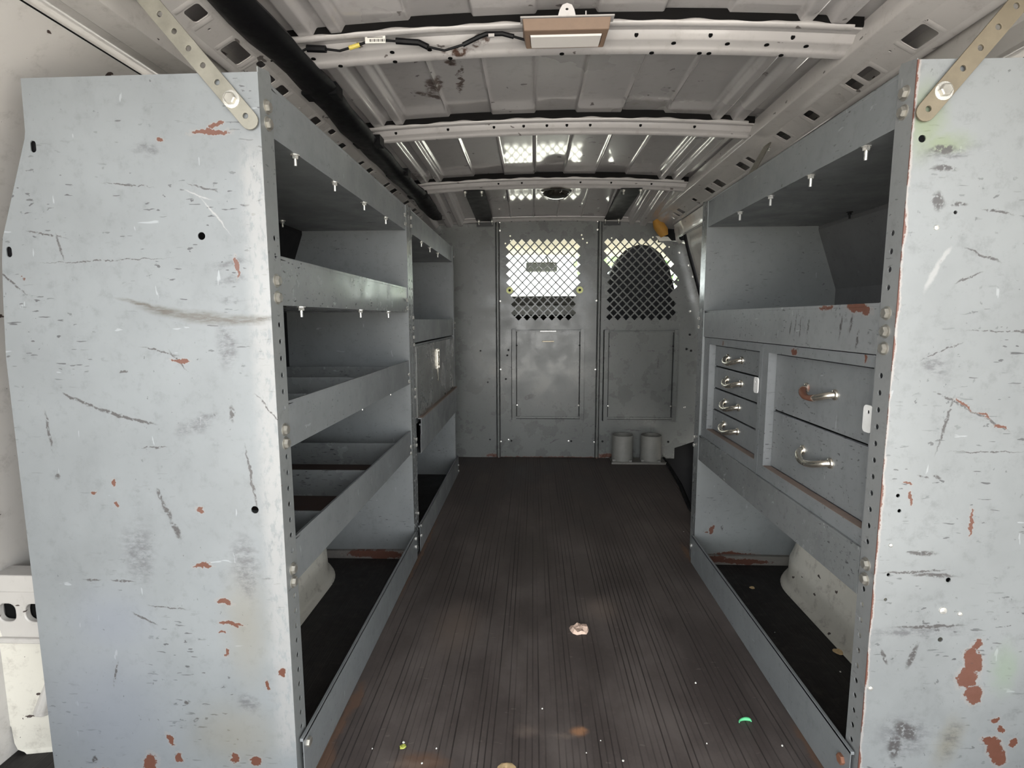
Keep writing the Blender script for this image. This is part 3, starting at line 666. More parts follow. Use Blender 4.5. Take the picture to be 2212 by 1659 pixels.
cs = cabinet(1.2655, 1.692, 1.283, 1.643, [.722, .656, .590, .524, .459], 'grey steel cabinet of four shallow drawers with small nickel pulls', [(1.482, .684, 'nickel'), (1.480, .622, 'nickel'), (1.49, .556, 'nickel'), (1.49, .490, 'nickel')])
cb = cabinet(.846, 1.2640, .856, 1.234, [.722, .590, .457], 'grey steel cabinet of two deep drawers, upper pull brown with rust', [(1.04, .655, 'rusty_handle'), (1.04, .526, 'nickel')])
for par, y, z0, z1 in ((cs, 1.288, .622, .660), (cb, .858, .618, .662)):
    b = MB().plate(rrect(y, (z0+z1)/2, .024, z1-z0, .007), [circle(y, z1-.011, .0038, 10)], lambda u, v, w: (CX-.001-w, u, v), .0022)
    b.build('latch_tab', plain('worn_white_tab_%d' % (y*1000), (.62, .62, .61), .45), par, smooth=0)
    MB().box((CX-.001, y-.006, z1-.014), (CX+.0005, y+.004, z1-.008)).build('latch_pivot', M['black'], par, smooth=0)

# ------------------------------------------------------------------ brace straps
def strap(name, label, p0, p1, y, w, spacing, first, bolt, mat, nrm=None):
    """flat strip with a row of holes between two points of one plane"""
    t = thing(name, label, 'brace', (p0[0], y, p0[1]), 'perforated brace straps')
    d = Vector((p1[0]-p0[0], p1[1]-p0[1])); L = d.length; d.normalize(); n = Vector((-d.y, d.x))
    out = []
    for i in range(9): a = PI/2+PI*i/8; out.append((w/2*math.cos(a), w/2*math.sin(a)))
    out = [(x, yy) for x, yy in out]+[(L, -w/2), (L, w/2)]
    hs = []; q = first
    while q < L-.01:
        if abs(q-bolt) > .01: hs.append(circle(q, 0, .0041, 12))
        q += spacing
    fn = lambda u, v, k: (p0[0]+d.x*u+n.x*v, y-k, p0[1]+d.y*u+n.y*v)
    MB().plate(out, hs, fn, .0028).build('strip', mat, t, smooth=20, bevel=.0004)
    c = fn(bolt, 0, .0028)
    b = MB(); b.lathe([(.0125, 0), (.0125, -.0012), (.006, -.0016)], c, 'y', 20); b.build('washer', M['bright'], t)
    hexbolt(MB(), (c[0], c[1]-.0012, c[2]), '-y', .0085, .0065, False).build('bolt', M['zinc'], t)
    return t
strap('brace_strap', 'zinc brace strap bolted to the scuffed end panel of the open shelving', (-.412, 1.087), (-.592, 1.304), .7975, .0262, .0302, .008, .0375, M['galv'])
strap('brace_strap', 'brown stained brace strap bolted to the rusty end panel, green stain around it', (.5445, 1.0845), (.742, 1.332), .8025, .0270, .0332, .004, .0330, plain('stained_zinc_strap', (.18, .152, .108), .55, .4, .4, 30, bump=.25))
t = thing('brace_strap', 'short brace strap between the middle of the roof rail and the drawer side shelving', 'brace', (.56, 1.46, 1.15), 'perforated brace straps')
p0, p1 = Vector((.548, 1.455, 1.14)), Vector((.690, 1.672, 1.306)); d = (p1-p0).normalized(); wv = d.cross(Vector((.8, .2, -.9))).normalized(); nv = d.cross(wv)
hs = [circle(.03+.034*i, 0, .0038, 10) for i in range(7)]
MB().plate(rrect((p1-p0).length/2, 0, (p1-p0).length+.024, .024, .0118), hs, lambda u, v, k: tuple(p0+d*u+wv*v+nv*k), .0025).build('strip', M['galv'], t, smooth=20)
hexbolt(MB(), tuple(p1-d*.01+Vector((0, 0, -.004))), '-z', .008, .007).build('bolt', M['bright'], t)

# ------------------------------------------------------------------ bulkhead
def bz(b, outer, holes, y, t): return b.plate(outer, holes, lambda u, v, w: (u, y+w, v), t)
PX, PZ, HD = .0466, .0241*2, .0188
def diamonds(rows, hd=HD): return [[(cx-hd, z), (cx, z-hd*1.02), (cx+hd, z), (cx, z+hd*1.02)] for cx, z in rows]
bo = [(-.88, .0), (-.90, .8), (-.80, 1.10), (-.66, 1.27), (-.60, 1.34), (-.47, 1.362), (-.205, 1.372), (-.205, .0)]
bulk = struct(bz(MB(), bo, [], YB, .006).build('wall_front', M['bulk'], smooth=0))
rm = []
zt = 1.2185
region = [(.385, .78), (.385, 1.25), (.70, 1.25), (.765, 1.09), (.80, 1.045), (.795, .97), (.775, .93), (.785, .78)]
for r in range(19):
    z = zt-r*PZ/2
    for k in range(10):
        cx = .4085+(k+(0 if r % 2 == 0 else .5))*PX+.0006*r*-.5
        if z-HD > .778 and inside((cx, z), region) and cx-HD > .388: rm.append((cx, z))
bo2 = [(.371, .0), (.812, .0), (.812, .062), (.872, .083), (.92, .10), (.93, .5), (.925, .90), (.905, 1.06), (.875, 1.19), (.80, 1.215), (.73, 1.225), (.69, 1.255), (.668, 1.30), (.668, 1.362), (.371, 1.374)]
hp = diamonds(rm)+[circle(x, z, .004, 8) for x, z in ((.43, 1.240), (.655, 1.243), (.800, 1.01), (.455, 1.22), (.745, 1.19))]
b2 = bz(MB(), bo2, hp, YB, .004).build('mesh_panel', M['bulk'], bulk, smooth=0)
b2['label'] = 'bulkhead side panel with diamond mesh window'
def hatch(parent, x0, x1, z0, z1, y, handle):
    h = MB().box((x0, y-.016, z0), (x1, y-.004, z1)).box((x0, y-.022, z0), (x1, y-.014, z0+.012)).box((x0, y-.020, z1-.008), (x1, y-.014, z1)).build('sliding_hatch', M['bulk'], parent, smooth=0, bevel=.001)
    for sx in (-1, 1):
        xx = x0 if sx < 0 else x1
        b = MB()
        pr = [(xx+sx*.014, 0), (xx+sx*.014, -.030), (xx-sx*.008, -.030), (xx-sx*.008, -.027), (xx+sx*.011, -.027), (xx+sx*.011, 0)]
        n = len(pr); vs = [(px, y+py, z) for z in (z0-.012, z1+.006) for px, py in pr]
        b.add(vs, [(i, (i+1) % n, n+(i+1) % n, n+i) for i in range(n)]+[tuple(range(n)), tuple(range(n, 2*n))])
        b.build('track', M['bulk'], parent, smooth=0)
    b = MB()
    for sx, xx in ((-1, x0), (1, x1)): b.box((xx-sx*.0115-.002, y-.0172, z0), (xx-sx*.0115+.002, y-.010, z1))
    b.build('shade_strip', M['rubber'], h, smooth=0)  # black strips standing for the shade between hatch and tracks
    b = MB()
    for sx, xx in ((-1, x0), (1, x1)): b.box((xx+sx*.0155-.0018, y-.004, z0-.012), (xx+sx*.0155+.0018, y+.001, z1+.006))
    b.build('track_shade_line', M['rubber'], parent, smooth=0)  # thin black lines, shade drawn along the outer track edges
    MB().box((x0, y-.0165, z0-.003), (x1, y-.004, z0)).build('lower_shade_strip', M['rubber'], h, smooth=0)  # dark strip standing for the shade under the hatch
    if handle:
        cx = (x0+x1)/2
        MB().box((cx-.034, y-.026, z1-.066), (cx+.034, y-.016, z1-.059)).build('slot_handle', plain('bright_slot', (.62, .55, .42), .4, .4), h, smooth=0, bevel=.002)
        MB().box((cx-.045, y-.024, z1-.008), (cx+.045, y-.016, z1-.003)).build('stop_tab', M['bright'], h, smooth=0, bevel=.001)
    for (x, z, m) in ((x0+.012, z1-.085, 'black'), (x1-.012, z1-.085, 'black'), (x0+.014, z0+.075, 'bright'), (x1-.014, z0+.075, 'zinc')):
        MB().lathe([(.0052, 0), (.0048, -.003), (0, -.0042)], (x, y-.016, z), 'y', 10).build('screw', M[m], h)
    return h
# bulkhead door
lm = []
for r in range(18):
    z = 1.2185-r*PZ/2; low = z < .965
    for k in range(9):
        if r % 2 == 0:
            if k > 7: continue
            cx = -.1105+k*PX
        else:
            cx = -.1338+k*PX
            if low and k in (0, 8): continue
        lm.append((cx+r*.0003, z))
do = [(-.2, .004), (.366, .004), (.366, 1.358), (-.2, 1.358)]
hp = diamonds(lm)+[circle(x, z, .0045, 8) for x, z in ((-.155, 1.215), (-.128, 1.255), (.295, 1.215), (.265, 1.257), (.272, 1.236), (-.125, 1.23))]
door = struct(bz(MB(), do, hp, YB-.008, .004).build('door_1', M['bulk'], smooth=0))
hatch(door, -.105, .272, .236, .737, YB-.008, True)
hatch(b2, .412, .792, .232, .731, YB, False)
for x0, x1 in ((-.2075, -.190), (.357, .3745)):
    pr = [(x0, YB-.004), (x0, YB-.014), ((x0+x1)/2-.003, YB-.022), ((x0+x1)/2+.003, YB-.022), (x1, YB-.014), (x1, YB-.004)]
    b = MB(); n = len(pr); vs = [(px, py, z) for z in (.002, 1.37) for px, py in pr]
    b.add(vs, [(i, (i+1) % n, n+(i+1) % n, n+i) for i in range(n)]+[tuple(range(n)), tuple(range(n, 2*n))])
    j = b.build('jamb_strip', M['bulk'], door, smooth=0)
    q_ = MB()
    for xx in (x0-.0012, x1+.0012): q_.box((xx-.0016, YB-.0105, .003), (xx+.0016, YB-.003, 1.36))
    q_.build('jamb_shade_line', M['rubber'], j, smooth=0)  # thin black strips standing for the shade beside each jamb
    for z in (1.33, 1.285, .90, .515, .095):
        xs_ = x0+.022 if x0 < 0 else x0-.005
        MB().lathe([(.006, 0), (.005, -.004), (0, -.005)], (xs_, YB-.010, z), 'y', 10).build('screw', M['bright'], j)
MB().box((-.19, YB-.016, 1.352), (.357, YB-.004, 1.362)).build('head_strip', M['bulk'], door, smooth=0, bevel=.002)
for (x, z, m) in ((-.142, .105, 'bright'), (-.125, .10, 'black'), (.205, .10, 'bright'), (.220, .10, 'black'), (-.14, .625, 'black'), (-.147, .595, 'black'), (-.155, .46, 'black')):
    MB().lathe([(.006, 0), (.0055, -.003), (0, -.004)], (x, YB-.008, z), 'y', 10).build('screw', M[m], door)
for (x, z, m) in ((.40, .098, 'black'), (.775, .098, 'black'), (.86, .30, 'bright'), (.86, .63, 'black'), (.885, .62, 'black'), (.80, 1.16, 'bright'), (.855, 1.09, 'bright'), (.88, 1.03, 'bright'), (.87, .84, 'bright'), (.875, .71, 'black')):
    MB().lathe([(.0065, 0), (.006, -.003), (0, -.004)], (x, YB, z), 'y', 10).build('screw', M[m], b2)
for (x, z) in ((-.30, .62), (-.25, .105), (-.26, .44)):
    MB().lathe([(.005, 0), (.004, -.002), (0, -.003)], (x, YB, z), 'y', 10).build('screw', M['black'], bulk)
for x, lb in ((-.132, 'pale yellow ring washer beneath the door mesh, on its cable trunk side'), (.258, 'pale yellow ring washer beneath the door mesh, on its bottle holder side')):
    b = MB().lathe([(.0075, 0), (.0075, -.005), (.019, -.005), (.0195, -.003), (.0195, 0)], (x, YB-.008, .959), 'y', 24)
    o = b.build('ring_washer', M['ring'], smooth=40); tag(o, lb, 'washer', 'yellow rings on the bulkhead door')
    MB().lathe([(.0075, -.004), (0, -.004)], (x, YB-.008, .959), 'y', 16).build('centre_plug', M['black'], o)
# header over the bulkhead
b = MB(); rows = []
for i in range(41):
    x = -.55+1.24*i/40; u = x-XC; dz = -.045*u*u
    rows.append([(x, 2.962, 1.352+dz), (x, 2.964, 1.346+dz), (x, 2.975, 1.345+dz), (x, 2.990, 1.3375+dz), (x, 2.994, 1.333+dz), (x, 3.012, 1.332+dz), (x, 3.014, 1.336+dz), (x, 3.03, 1.36+dz)])
hd = struct(b.grid(rows).build('trim_5', M['bow'], smooth=50))
for x in (-.12, -.02, .06, .15, .24): MB().lathe([(0, -.001), (.004, -.001), (.004, .002)], (x, 3.003, 1.3325-.045*(x-XC)**2), 'z', 8).build('hole', M['void'], hd)

# black mounting plates bridging beam and bulkhead
for x, lb in ((-.262, 'flat black plate under the roof, on the cable trunk side of the dome light'), (.425, 'flat black plate under the roof, between dome light and yellow block')):
    t = thing('mounting_plate', lb, 'plate', (x, 2.65, 1.35), 'black plates joining roof and bulkhead')
    w = .046; sl = .018*(1 if x > 0 else -1)
    pr = [(2.375, 1.3545), (2.56, 1.3505), (2.74, 1.346), (2.90, 1.340), (3.000, 1.334), (3.008, 1.310)]
    b = MB()
    for k, tt in ((0, 0), (1, .003)):
        b.grid([[(x-w+sl*(y-2.7)*.8, y, z-tt), (x+w+sl*(y-2.7)*.8, y, z-tt)] for y, z in pr])
    b.build('plate', plain('black_steel_%d' % (x*100+99), (.022, .023, .024), .4, .3), t, smooth=0)
    for dx in (-.036, .036):
        for yy, zz in ((2.395, 1.352), (2.985, 1.332)):
            nutbolt(MB(), (x+dx, yy, zz), .007, .02).build('bolt', M['bright'], t)

# lamps
t = thing('oblong_lamp', 'brown framed oblong ceiling lamp with white lens on the nearest beam', 'lamp', (.063, 1.13, 1.36))
x0, x1 = -.022, .148
b = MB()
fr_o = [(x0, 1.100, 1.373), (x1, 1.100, 1.373), (x1, 1.172, 1.373), (x0, 1.172, 1.373)]
lo = [(x0+.003, 1.104, 1.3535), (x1-.003, 1.104, 1.3535), (x1-.007, 1.164, 1.3485), (x0+.007, 1.164, 1.3485)]
li = [(x0+.014, 1.1205, 1.3525), (x1-.014, 1.1205, 1.3525), (x1-.016, 1.160, 1.3492), (x0+.016, 1.160, 1.3492)]
lp = [(p[0], p[1], p[2]+.006) for p in li]
b.grid([fr_o, lo, li, lp], close_v=True); b.build('housing', M['brown'], t, smooth=0, bevel=.002)
b = MB().grid([[(p[0], p[1], p[2]+.004) for p in li], [(li[0][0]+.002, li[0][1]+.002, 1.3505), (li[1][0]-.002, li[1][1]+.002, 1.3505), (li[2][0]-.002, li[2][1]-.001, 1.3475), (li[3][0]+.002, li[3][1]-.001, 1.3475)]], close_v=True)
n = len(b.v); b.f.append((n-4, n-3, n-2, n-1)); b.build('lens', M['lens'], t, smooth=0)
b = MB().box((x0-.004, 1.098, 1.374), (x1+.006, 1.120, 1.3765))
b.plate([(.046, 0), (.080, 0), (.077, .010), (.072, .018), (.063, .021), (.054, .018), (.049, .010)], [circle(.063, .011, .003, 8, .002)], lambda u, v, w: (u, 1.098-w*.5-v*.35, 1.375+v*.9), .0015)
b.box((.098, 1.097, 1.376), (.1005, 1.099, 1.383))
b.build('bracket', M['bow'], t, smooth=0)
t = thing('dome_light', 'round dark smoked dome light with chrome rim on the beam by the bulkhead', 'lamp', (.10, 2.43, 1.36))
MB().lathe([(.058, .0), (.067, -.002), (.069, -.007), (.064, -.011), (.056, -.012)], (.10, 2.43, 1.362), 'z', 36).build('rim', M['chrome'], t, smooth=40)
MB().lathe([(.060, -.009), (.056, -.020), (.045, -.030), (.028, -.036), (.010, -.0385), (0, -.039)], (.10, 2.43, 1.362), 'z', 36).build('dome', M['smoke'], t, smooth=60)
for dx in (-.07, .07): MB().lathe([(.006, 0), (.006, -.006), (0, -.008)], (.10+dx, 2.42, 1.360), 'z', 10).build('screw', M['bright'], t)

# wiring harness on the first beam
HN = [(-.545,1.16,1.335),(-.513,1.158,1.340),(-.493,1.16,1.343),(-.468,1.163,1.356),(-.429,1.163,1.354),(-.400,1.163,1.350),(-.380,1.163,1.355),(-.358,1.163,1.361),(-.341,1.165,1.368),(-.306,1.165,1.369),(-.283,1.166,1.368),(-.236,1.166,1.364),(-.217,1.166,1.355),(-.183,1.165,1.347),(-.145,1.165,1.357),(-.112,1.166,1.372),(-.097,1.166,1.377),(-.064,1.166,1.377),(-.041,1.164,1.370),(-.017,1.158,1.360)]
HN = [(x, y-.006, z-.0) for x, y, z in HN]
t = thing('wiring_harness', 'loose black wiring with connectors, yellow tape and a white tag along the lamp beam', 'wiring', (-.28, 1.16, 1.35))
MB().tube(HN, .0024, 8).build('cable', M['black'], t, smooth=60)
def seg(i, j, r, m, nm, sx=1.0): return MB().tube(HN[i:j+1], r, 8, sx=sx).build(nm, M[m], t, smooth=40)
seg(3, 4, .0072, 'black', 'connector'); seg(0, 2, .0045, 'black', 'sleeve'); seg(6, 7, .0042, 'yellow', 'tape_wrap'); seg(10, 11, .0062, 'black', 'connector'); seg(11, 12, .0060, 'black', 'connector'); seg(14, 18, .0046, 'black', 'sleeve')
lb = MB().box((-.345, 1.152, 1.361), (-.303, 1.154, 1.377)).build('paper_tag', M['label'], t, smooth=0)
b = MB()
for i in range(12):
    xx = -.335+i*.0027; b.box((xx, 1.1512, 1.3635), (xx+(.0008 if i % 3 else .0016), 1.1521, 1.3685))
b.box((-.340, 1.1512, 1.3715), (-.308, 1.1521, 1.3725)); b.build('print', M['ink'], lb, smooth=0)
MB().box((-.092, 1.152, 1.368), (-.080, 1.156, 1.374)).build('clip', M['bow'], t, smooth=0)

# yellow block and card at the end of the passenger rail
b = MB().tube([(.655, 2.955, 1.322), (.668, 2.95, 1.295), (.690, 2.945, 1.262), (.700, 2.945, 1.238)], [.020, .030, .030, .020], 12)
tag(b.build('foam_block', M['amber'], smooth=60), 'mustard yellow foam block at the bulkhead end of the roof rail', 'foam block')
b = MB().plate([(.668, 1.248), (.735, 1.244), (.755, 1.223), (.690, 1.221)], [], lambda u, v, w: (u, 3.0165-w, v), .004)
tag(b.build('paper_card', M['card'], smooth=0), 'small white card tucked under the mustard yellow block', 'card')

# ------------------------------------------------------------------ side cargo door (passenger side, ahead of the shelving)
b = wall_sheet(1, 1.76, 2.96, [(.712, 1.236), (.704, 1.234), (.699, 1.245), (.694, 1.270), (.684, 1.296)])
b.grid([[(u2x(1, u), y, z) for y in (2.90, 2.93, 2.97)] for u, z in ((.69, 1.28), (.695, 1.25), (.70, 1.215), (.72, 1.20))])
struct(b.build('trim_6', M['rail'], smooth=50))
DP = [(.95, .02), (.95, .5), (.905, .75), (.855, .90), (.80, 1.08), (.768, 1.18), (.747, 1.265)]
def dpo(q):
    L = [0]; 
    for a, c in zip(DP[:-1], DP[1:]): L.append(L[-1]+math.hypot(a[0]-c[0], a[1]-c[1]))
    q *= L[-1]
    for i in range(len(DP)-1):
        if q <= L[i+1] or i == len(DP)-2:
            f = (q-L[i])/(L[i+1]-L[i]); return (DP[i][0]+f*(DP[i+1][0]-DP[i][0]), DP[i][1]+f*(DP[i+1][1]-DP[i][1]))
rows = []
for j in range(41):
    q = j/40
    row = []
    for i in range(49):
        y = 1.80+1.06*i/48; u, z = dpo(q)
        e = min((y-1.80), (2.86-y), (1-q)*1.25, q*1.25+.2)
        k = -.022*sm(.055, .075, e)+.016*sm(.12, .14, e)-.012*sm(.19, .21, e)   # stepped pressing around the door
        row.append((u2x(1, u-.03-k*-1), y, z))
    rows.append(row)
d2 = MB().grid(rows)
d2o = struct(d2.build('door_2', M['wall'], smooth=60))
MB().grid([[(u2x(1, .875), y, z) for y in (1.79, 2.90)] for z in (-.28, .0, .25, .42)]).build('lower_trim', M['rubber'], d2o, smooth=0)
b = MB().box((.955, 2.985, -.3), (1.13, 3.14, 1.12)).box((.90, 3.035, .95), (1.13, 3.10, 1.25)).box((.70, 3.03, 1.225), (1.13, 3.10, 1.40))
struct(b.build('trim_8', M['rubber'], smooth=0))
b = MB(); rp = []
for q in [i/20 for i in range(21)]:
    u, z = dpo(q); rp.append((u2x(1, u-.005), 2.895, z))
rp = [(x-.014, y, z-.015) for x, y, z in rp]+[(u2x(1, .722), 2.86, 1.262), (u2x(1, .720), 2.6, 1.264), (u2x(1, .720), 1.8, 1.264)]
b.tube(rp, .013, 10)
b.grid([[(u2x(1, u), y, z) for u, z in ((.705, 1.24), (.75, 1.275), (.79, 1.20))] for y in (1.78, 2.99)])
b.grid([[(u2x(1, dpo(q)[0]+.03), y, dpo(q)[1]) for q in [i/20 for i in range(21)]] for y in (2.84, 3.01)])
struct(b.build('trim_7', M['rubber'], smooth=60))

# ------------------------------------------------------------------ wheel arches
def arch(side, label):
    rows = []
    pr = [(.676, .0), (.680, .006), (.692, .012), (.697, .03), (.699, .075), (.704, .085), (.722, .20), (.738, .285), (.752, .315), (.785, .335), (1.03, .345)]
    ysA = [.86+.02*i for i in range(16)]+[1.18+.04*i for i in range(7)]+[1.45+.02*i for i in range(16)]
    for y in ysA:
        q = max(0, (y-1.50)/.25, (1.10-y)/.24); q = min(q, .9995)
        sh = .34*(1-math.sqrt(1-q*q)); zs = 1-.28*q**3
        rows.append([(u2x(side, min(1.03, u+sh+(.02*q if z > .1 else 0))), y, z*zs) for u, z in densify(pr, 3)])
    o = MB().grid(rows).build('wheel_arch', M['arch'], smooth=50)
    tag(o, label, 'wheel arch', 'wheel arches under the shelving')
arch(-1, 'scuffed cream wheel arch under the lowest open tray')
arch(1, 'scuffed cream wheel arch beneath the drawer cabinets')

# ------------------------------------------------------------------ bottle holder by the bulkhead
t = thing('bottle_holder', 'pair of grey tube sockets on a rusty base plate below the mesh panel', 'holder', (.585, 2.95, 0))
b = MB().box((.438, 2.888, .003), (.742, 3.005, .009)); b.box((.435, 2.884, .0), (.742, 2.892, .012)); b.build('base_plate', M['rusty'], t, smooth=0, bevel=.001)
for cx in (.503, .661):
    b = MB().lathe([(.0, .012), (.052, .012), (.052, .148), (.0555, .150), (.0575, .147), (.0575, .045), (.0585, .040), (.0585, .006)], (cx, 2.948, .004), 'z', 36)
    tb = b.build('tube', M['cup'], t, smooth=40)
    b = MB()
    for a in (0, PI*.5, PI, PI*1.5):
        c, q = math.cos(a+.6), math.sin(a+.6)
        b.box((cx+c*.063-.008, 2.948+q*.063-.006, .008), (cx+c*.063+.008, 2.948+q*.063+.006, .022))
    b.build('foot_tab', M['cup'], tb, smooth=0)

# ------------------------------------------------------------------ litter on the floor
def scrap(name, label, x, y, r, m, n=11, h=.004, cat='scrap', seed=0, crumple=1.0, z0=.0, sy=1.0):
    rnd = random.Random(seed); rows = []
    for k, rr in enumerate((1.0, .72, .4, .08)):
        rows.append([(x+r*rr*(1+.35*crumple*(rnd.random()-.5))*math.cos(2*PI*i/n), y+sy*r*rr*(1+.35*crumple*(rnd.random()-.5))*math.sin(2*PI*i/n), z0+.0006+(0 if k == 0 else h*(.3+rnd.random()))) for i in range(n)])
    b = MB().grid(rows, close_v=True)
    b.f.append(tuple(range(3*n, 4*n))); b.f.append(tuple(reversed(range(n))))
    return tag(b.build(name, m, smooth=20), label, cat)
scrap('crumpled_paper', 'crumpled pinkish scrap of paper lying in the middle of the floor', .122, 1.296, .025, M['pink'], 13, .008, 'paper', 3)
scrap('tan_disc', 'round tan flake on the floor at the very edge of view', -.046, .856, .018, M['tan'], 12, .003, 'flake', 5, .3)
scrap('lime_leaf_scrap', 'tiny lime leaf scrap on the floor near the open shelving', -.244, .902, .007, M['leaf_lime'], 9, .002, 'leaf scrap', 9, 1.5)
b = MB().tube([(.428+.020*math.cos(a)*(.35+.65*a/4), .985+.009*math.sin(a), .003) for a in [.2+i*.35 for i in range(10)]], [.001, .002, .003, .0035, .0035, .003, .0026, .002, .0015, .001], 8)
tag(b.build('green_curl', M['leaf_green'], smooth=60), 'curled mint green scrap on the floor near the toe board under the drawers', 'scrap')
scrap('paint_flake', 'beige paint flake on the dark floor beside the wheel arch under the drawers', .737, 1.225, .012, M['tan'], 10, .003, 'flake', 12, .9)
scrap('paint_flake', 'small beige flake on the dark floor under the drawers, nearer the bulkhead', .655, 1.53, .008, M['tan'], 10, .002, 'flake', 13, .9)
for i, (x, y) in enumerate(((-.30, .895), (-.18, .90), (-.245, .912), (.10, .90), (.02, 1.01), (.165, .885), (.33, .93), (.47, .93), (.36, 1.10), (.13, .93), (-.20, .866), (.70, 1.15), (.62, 1.30), (.57, 1.95))):
    o = scrap('crumb', 'tiny white crumb scattered on the van floor', x, y, .0012+.0006*((i*7) % 3), M['crumb'], 7, .0015, 'crumb', 20+i)
    o['group'] = 'white crumbs on the floor'

# ------------------------------------------------------------------ the cab seen through the mesh
b = MB()
prof = [(1.0, -.1), (1.02, .5), (.99, .84)]
for side, nm in ((-1, 'wall_driver'), (1, 'wall_passenger')):
    b = MB(); b.grid([[(u2x(side, u), y, z) for u, z in prof] for y in (3.06, 4.9)])
    b.grid([[(u2x(side, u), y, z) for u, z in ((.99, .84), (.96, 1.0), (.93, 1.10), (.90, 1.20))] for y in (3.06, 3.35)])
    b.grid([[(u2x(side, u), y, z) for u, z in ((.90, 1.20), (.80, 1.36))] for y in (3.06, 3.80)])
    b.tube([(u2x(side, .90), 3.72, 1.215), (u2x(side, .96), 4.3, 1.07), (u2x(side, .99), 4.88, .92)], .03, 8)
    struct(b.build(nm, M['dash_grey'], smooth=40))
struct(MB().box((u2x(-1, 1.0), 3.11, -.16), (u2x(1, 1.0), 4.9, -.12)).build('floor_cab', M['dash_grey'], smooth=0))
struct(MB().box((u2x(-1, 1.0), 4.87, -.1), (u2x(1, 1.0), 4.9, .915)).build('wall_firewall', M['dash_grey'], smooth=0))
b = MB(); b.grid([[(XC+.92*(-1+2*i/10), y, z-.05*(-1+2*i/10)**2) for i in range(11)] for y, z in ((3.06, 1.385), (3.3, 1.385), (3.62, 1.28), (3.75, 1.238), (3.78, 1.25))])
struct(b.build('ceiling_cab', M['liner'], smooth=60))
b = MB().grid([[(XC+.90*k, 3.76, 1.240) for k in (-1, -.5, 0, .5, 1)], [(XC+.98*k, 4.88, .93) for k in (-1, -.5, 0, .5, 1)]]); struct(b.build('window_1', M['glass'], smooth=0))
for side, nm in ((-1, 'window_2'), (1, 'window_3')):
    b = MB().grid([[(u2x(side, .99), 3.35, .85), (u2x(side, .90), 3.35, 1.20)], [(u2x(side, .99), 4.7, .85), (u2x(side, .99), 4.7, .95)], [(u2x(side, .99), 4.75, .85), (u2x(side, .99), 4.75, .93)]]); struct(b.build(nm, M['glass'], smooth=0))
b = MB().grid([[(XC+.98*k, y, z+.004*math.cos(k*3)) for k in (-1, -.6, -.2, .2, .6, 1)] for y, z in ((3.80, .30), (3.80, .79), (3.50, .81), (3.43, .885), (3.45, .937), (4.30, .978), (4.86, .922))])
ds = b.build('dashboard', M['dash'], smooth=30); MB().grid([[(XC+.97*k, y, z+.002+.004*math.cos(k*3)) for k in (-1, -.6, -.2, .2, .6, 1)] for y, z in ((3.46, .9395), (4.30, .980), (4.85, .925))]).build('bounce_pad', plain('pale_bounce_pad', (.55, .54, .50), .6), ds, smooth=30); tag(ds, 'dark dashboard seen through the bulkhead door mesh', 'dashboard')  # pale pad added out of view to bounce sun into the roof reflection
MB().box((XC-.9, 3.425, .826), (XC+.9, 3.48, .884)).build('trim_band', M['dash_grey'], ds, smooth=0)
o = MB().grid([[(.10+u, y, z) for u, z in ((-.30, .0), (-.28, .50), (-.22, .60), (.22, .60), (.28, .50), (.30, .0))] for y in (3.35, 3.5, 3.79)]).build('engine_cover', plain('pale_engine_cover', (.40, .40, .38), .6), smooth=30)
tag(o, 'pale engine cover in the cab low behind the bulkhead door', 'engine cover')
t = thing('rear_view_mirror', 'interior mirror hanging against the bright windshield', 'mirror', (.06, 3.65, 1.15))
MB().box((-.051, 3.645, 1.113), (.162, 3.668, 1.179)).build('housing', M['mirror'], t, smooth=0, bevel=.012)
MB().tube([(.10, 3.66, 1.17), (.098, 3.70, 1.20), (.085, 3.78, 1.232)], .006, 8).build('stalk', M['black'], t)
t = thing('passenger_seat', 'black high-back seat behind the mesh panel', 'seat', (.64, 3.4, 0))
ol = [(.40, .42), (.41, .80), (.425, .96), (.455, 1.06), (.50, 1.15), (.56, 1.215), (.63, 1.238), (.70, 1.228), (.76, 1.18), (.81, 1.10), (.845, .98), (.86, .80), (.87, .42)]
MB().plate(ol, [], lambda u, v, w: (u, 3.26+w+(v-.4)*-.02, v), .14).build('backrest', M['seat'], t, smooth=30, bevel=.03)
MB().box((.40, 3.28, .26), (.88, 3.46, .42)).build('cushion', M['seat'], t, smooth=0, bevel=.03)
MB().box((.46, 3.34, -.12), (.82, 3.54, .26)).build('base', M['black'], t, smooth=0)

# ------------------------------------------------------------------ outside
b = MB().grid([[(x, y, -.75) for x in (-60, -3, 3, 60)] for y in (-60, 0, 6, 60)]); struct(b.build('ground', M['asphalt'], smooth=0))
t = thing('tree', 'leafy green tree ahead of the windshield', 'tree', (2.6, 13, -.75))
MB().tube([(2.6, 13, -.75), (2.65, 13, .8), (2.5, 13, 2.2)], [.2, .15, .08], 10).build('trunk', M['bark'], t)
rnd = random.Random(4); b = MB()
for i in range(1600):
    a, c, r = rnd.random()*2*PI, rnd.uniform(-1, 1), rnd.random()**.4*1.5
    q = math.sqrt(1-c*c); p = Vector((2.4+r*q*math.cos(a)*1.0, 13+r*q*math.sin(a), 2.5+r*c*.95))
    x = Vector((rnd.gauss(0, 1), rnd.gauss(0, 1), rnd.gauss(0, 1))).normalized()*.09; y = x.cross(Vector((rnd.random(), rnd.random(), 1))).normalized()*.06
    b.add([p-x, p+y, p+x, p-y], [(0, 1, 2, 3)])
b.build('foliage', M['foliage'], t, smooth=0)

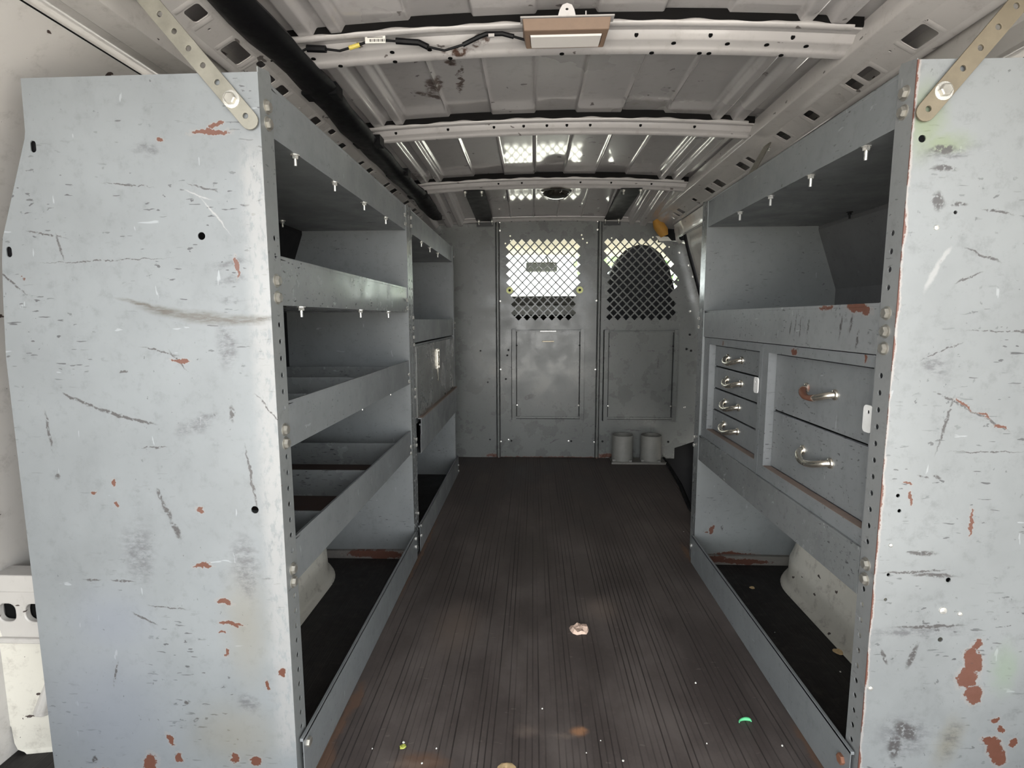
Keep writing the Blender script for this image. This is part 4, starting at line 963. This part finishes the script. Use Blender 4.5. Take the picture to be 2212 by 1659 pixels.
# ------------------------------------------------------------------ light: overcast daylight through rear doors and cab windows
w = bpy.data.worlds.new('overcast'); SC.world = w; w.use_nodes = True
nt = w.node_tree; bg = nt.nodes['Background']; bg.inputs[0].default_value = (.955, .985, 1.0, 1); bg.inputs[1].default_value = 1.0
tc = nt.nodes.new('ShaderNodeTexCoord'); sx = nt.nodes.new('ShaderNodeSeparateXYZ'); nt.links.new(tc.outputs['Generated'], sx.inputs[0])
mr = nt.nodes.new('ShaderNodeMapRange'); mr.interpolation_type = 'SMOOTHSTEP'      # hazy sky, brightest towards the horizon
for k, v in ((1, .02), (2, .55), (3, 4.6), (4, 1.6)): mr.inputs[k].default_value = v
nt.links.new(sx.outputs[2], mr.inputs[0]); nt.links.new(mr.outputs[0], bg.inputs[1])
sl = bpy.data.lights.new('sun', 'SUN'); sl.energy = 24; sl.angle = math.radians(3); sl.color = (1.0, .95, .88)
so = bpy.data.objects.new('sun', sl); COL.objects.link(so)
so.rotation_euler = Vector((-.25, -1.0, -1.05)).to_track_quat('-Z', 'Y').to_euler()

# ------------------------------------------------------------------ camera
pitch, yaw, roll = .1217679, .04000124, -.00286915
cp, spn, cy, sy, cr, sr = math.cos(pitch), math.sin(pitch), math.cos(yaw), math.sin(yaw), math.cos(roll), math.sin(roll)
A = Matrix(((1, 0, 0), (0, 0, -1), (0, 1, 0)))
Ry = Matrix(((cy, sy, 0), (-sy, cy, 0), (0, 0, 1))); Rp = Matrix(((1, 0, 0), (0, cp, -spn), (0, spn, cp))); Rr = Matrix(((cr, -sr, 0), (sr, cr, 0), (0, 0, 1)))
R = Rr @ Rp @ A @ Ry
right, down, fwd = Vector(R[0]), Vector(R[1]), Vector(R[2])
cam = bpy.data.cameras.new('camera'); co = bpy.data.objects.new('camera', cam); COL.objects.link(co)
mw = Matrix.Identity(4)
for i in range(3): mw[i][0] = right[i]; mw[i][1] = -down[i]; mw[i][2] = -fwd[i]
mw[2][3] = .80
co.matrix_world = mw
cam.sensor_width = 36; cam.sensor_fit = 'HORIZONTAL'; cam.lens = 36*1148.08/2212; cam.clip_start = .02
SC.camera = co
vs = SC.view_settings
vs.view_transform = 'Standard'; vs.look = 'None'; vs.gamma = 1; vs.use_curve_mapping = False; vs.exposure = .95
SC.cycles.max_bounces = 10; SC.cycles.diffuse_bounces = 6; SC.cycles.sample_clamp_indirect = 4
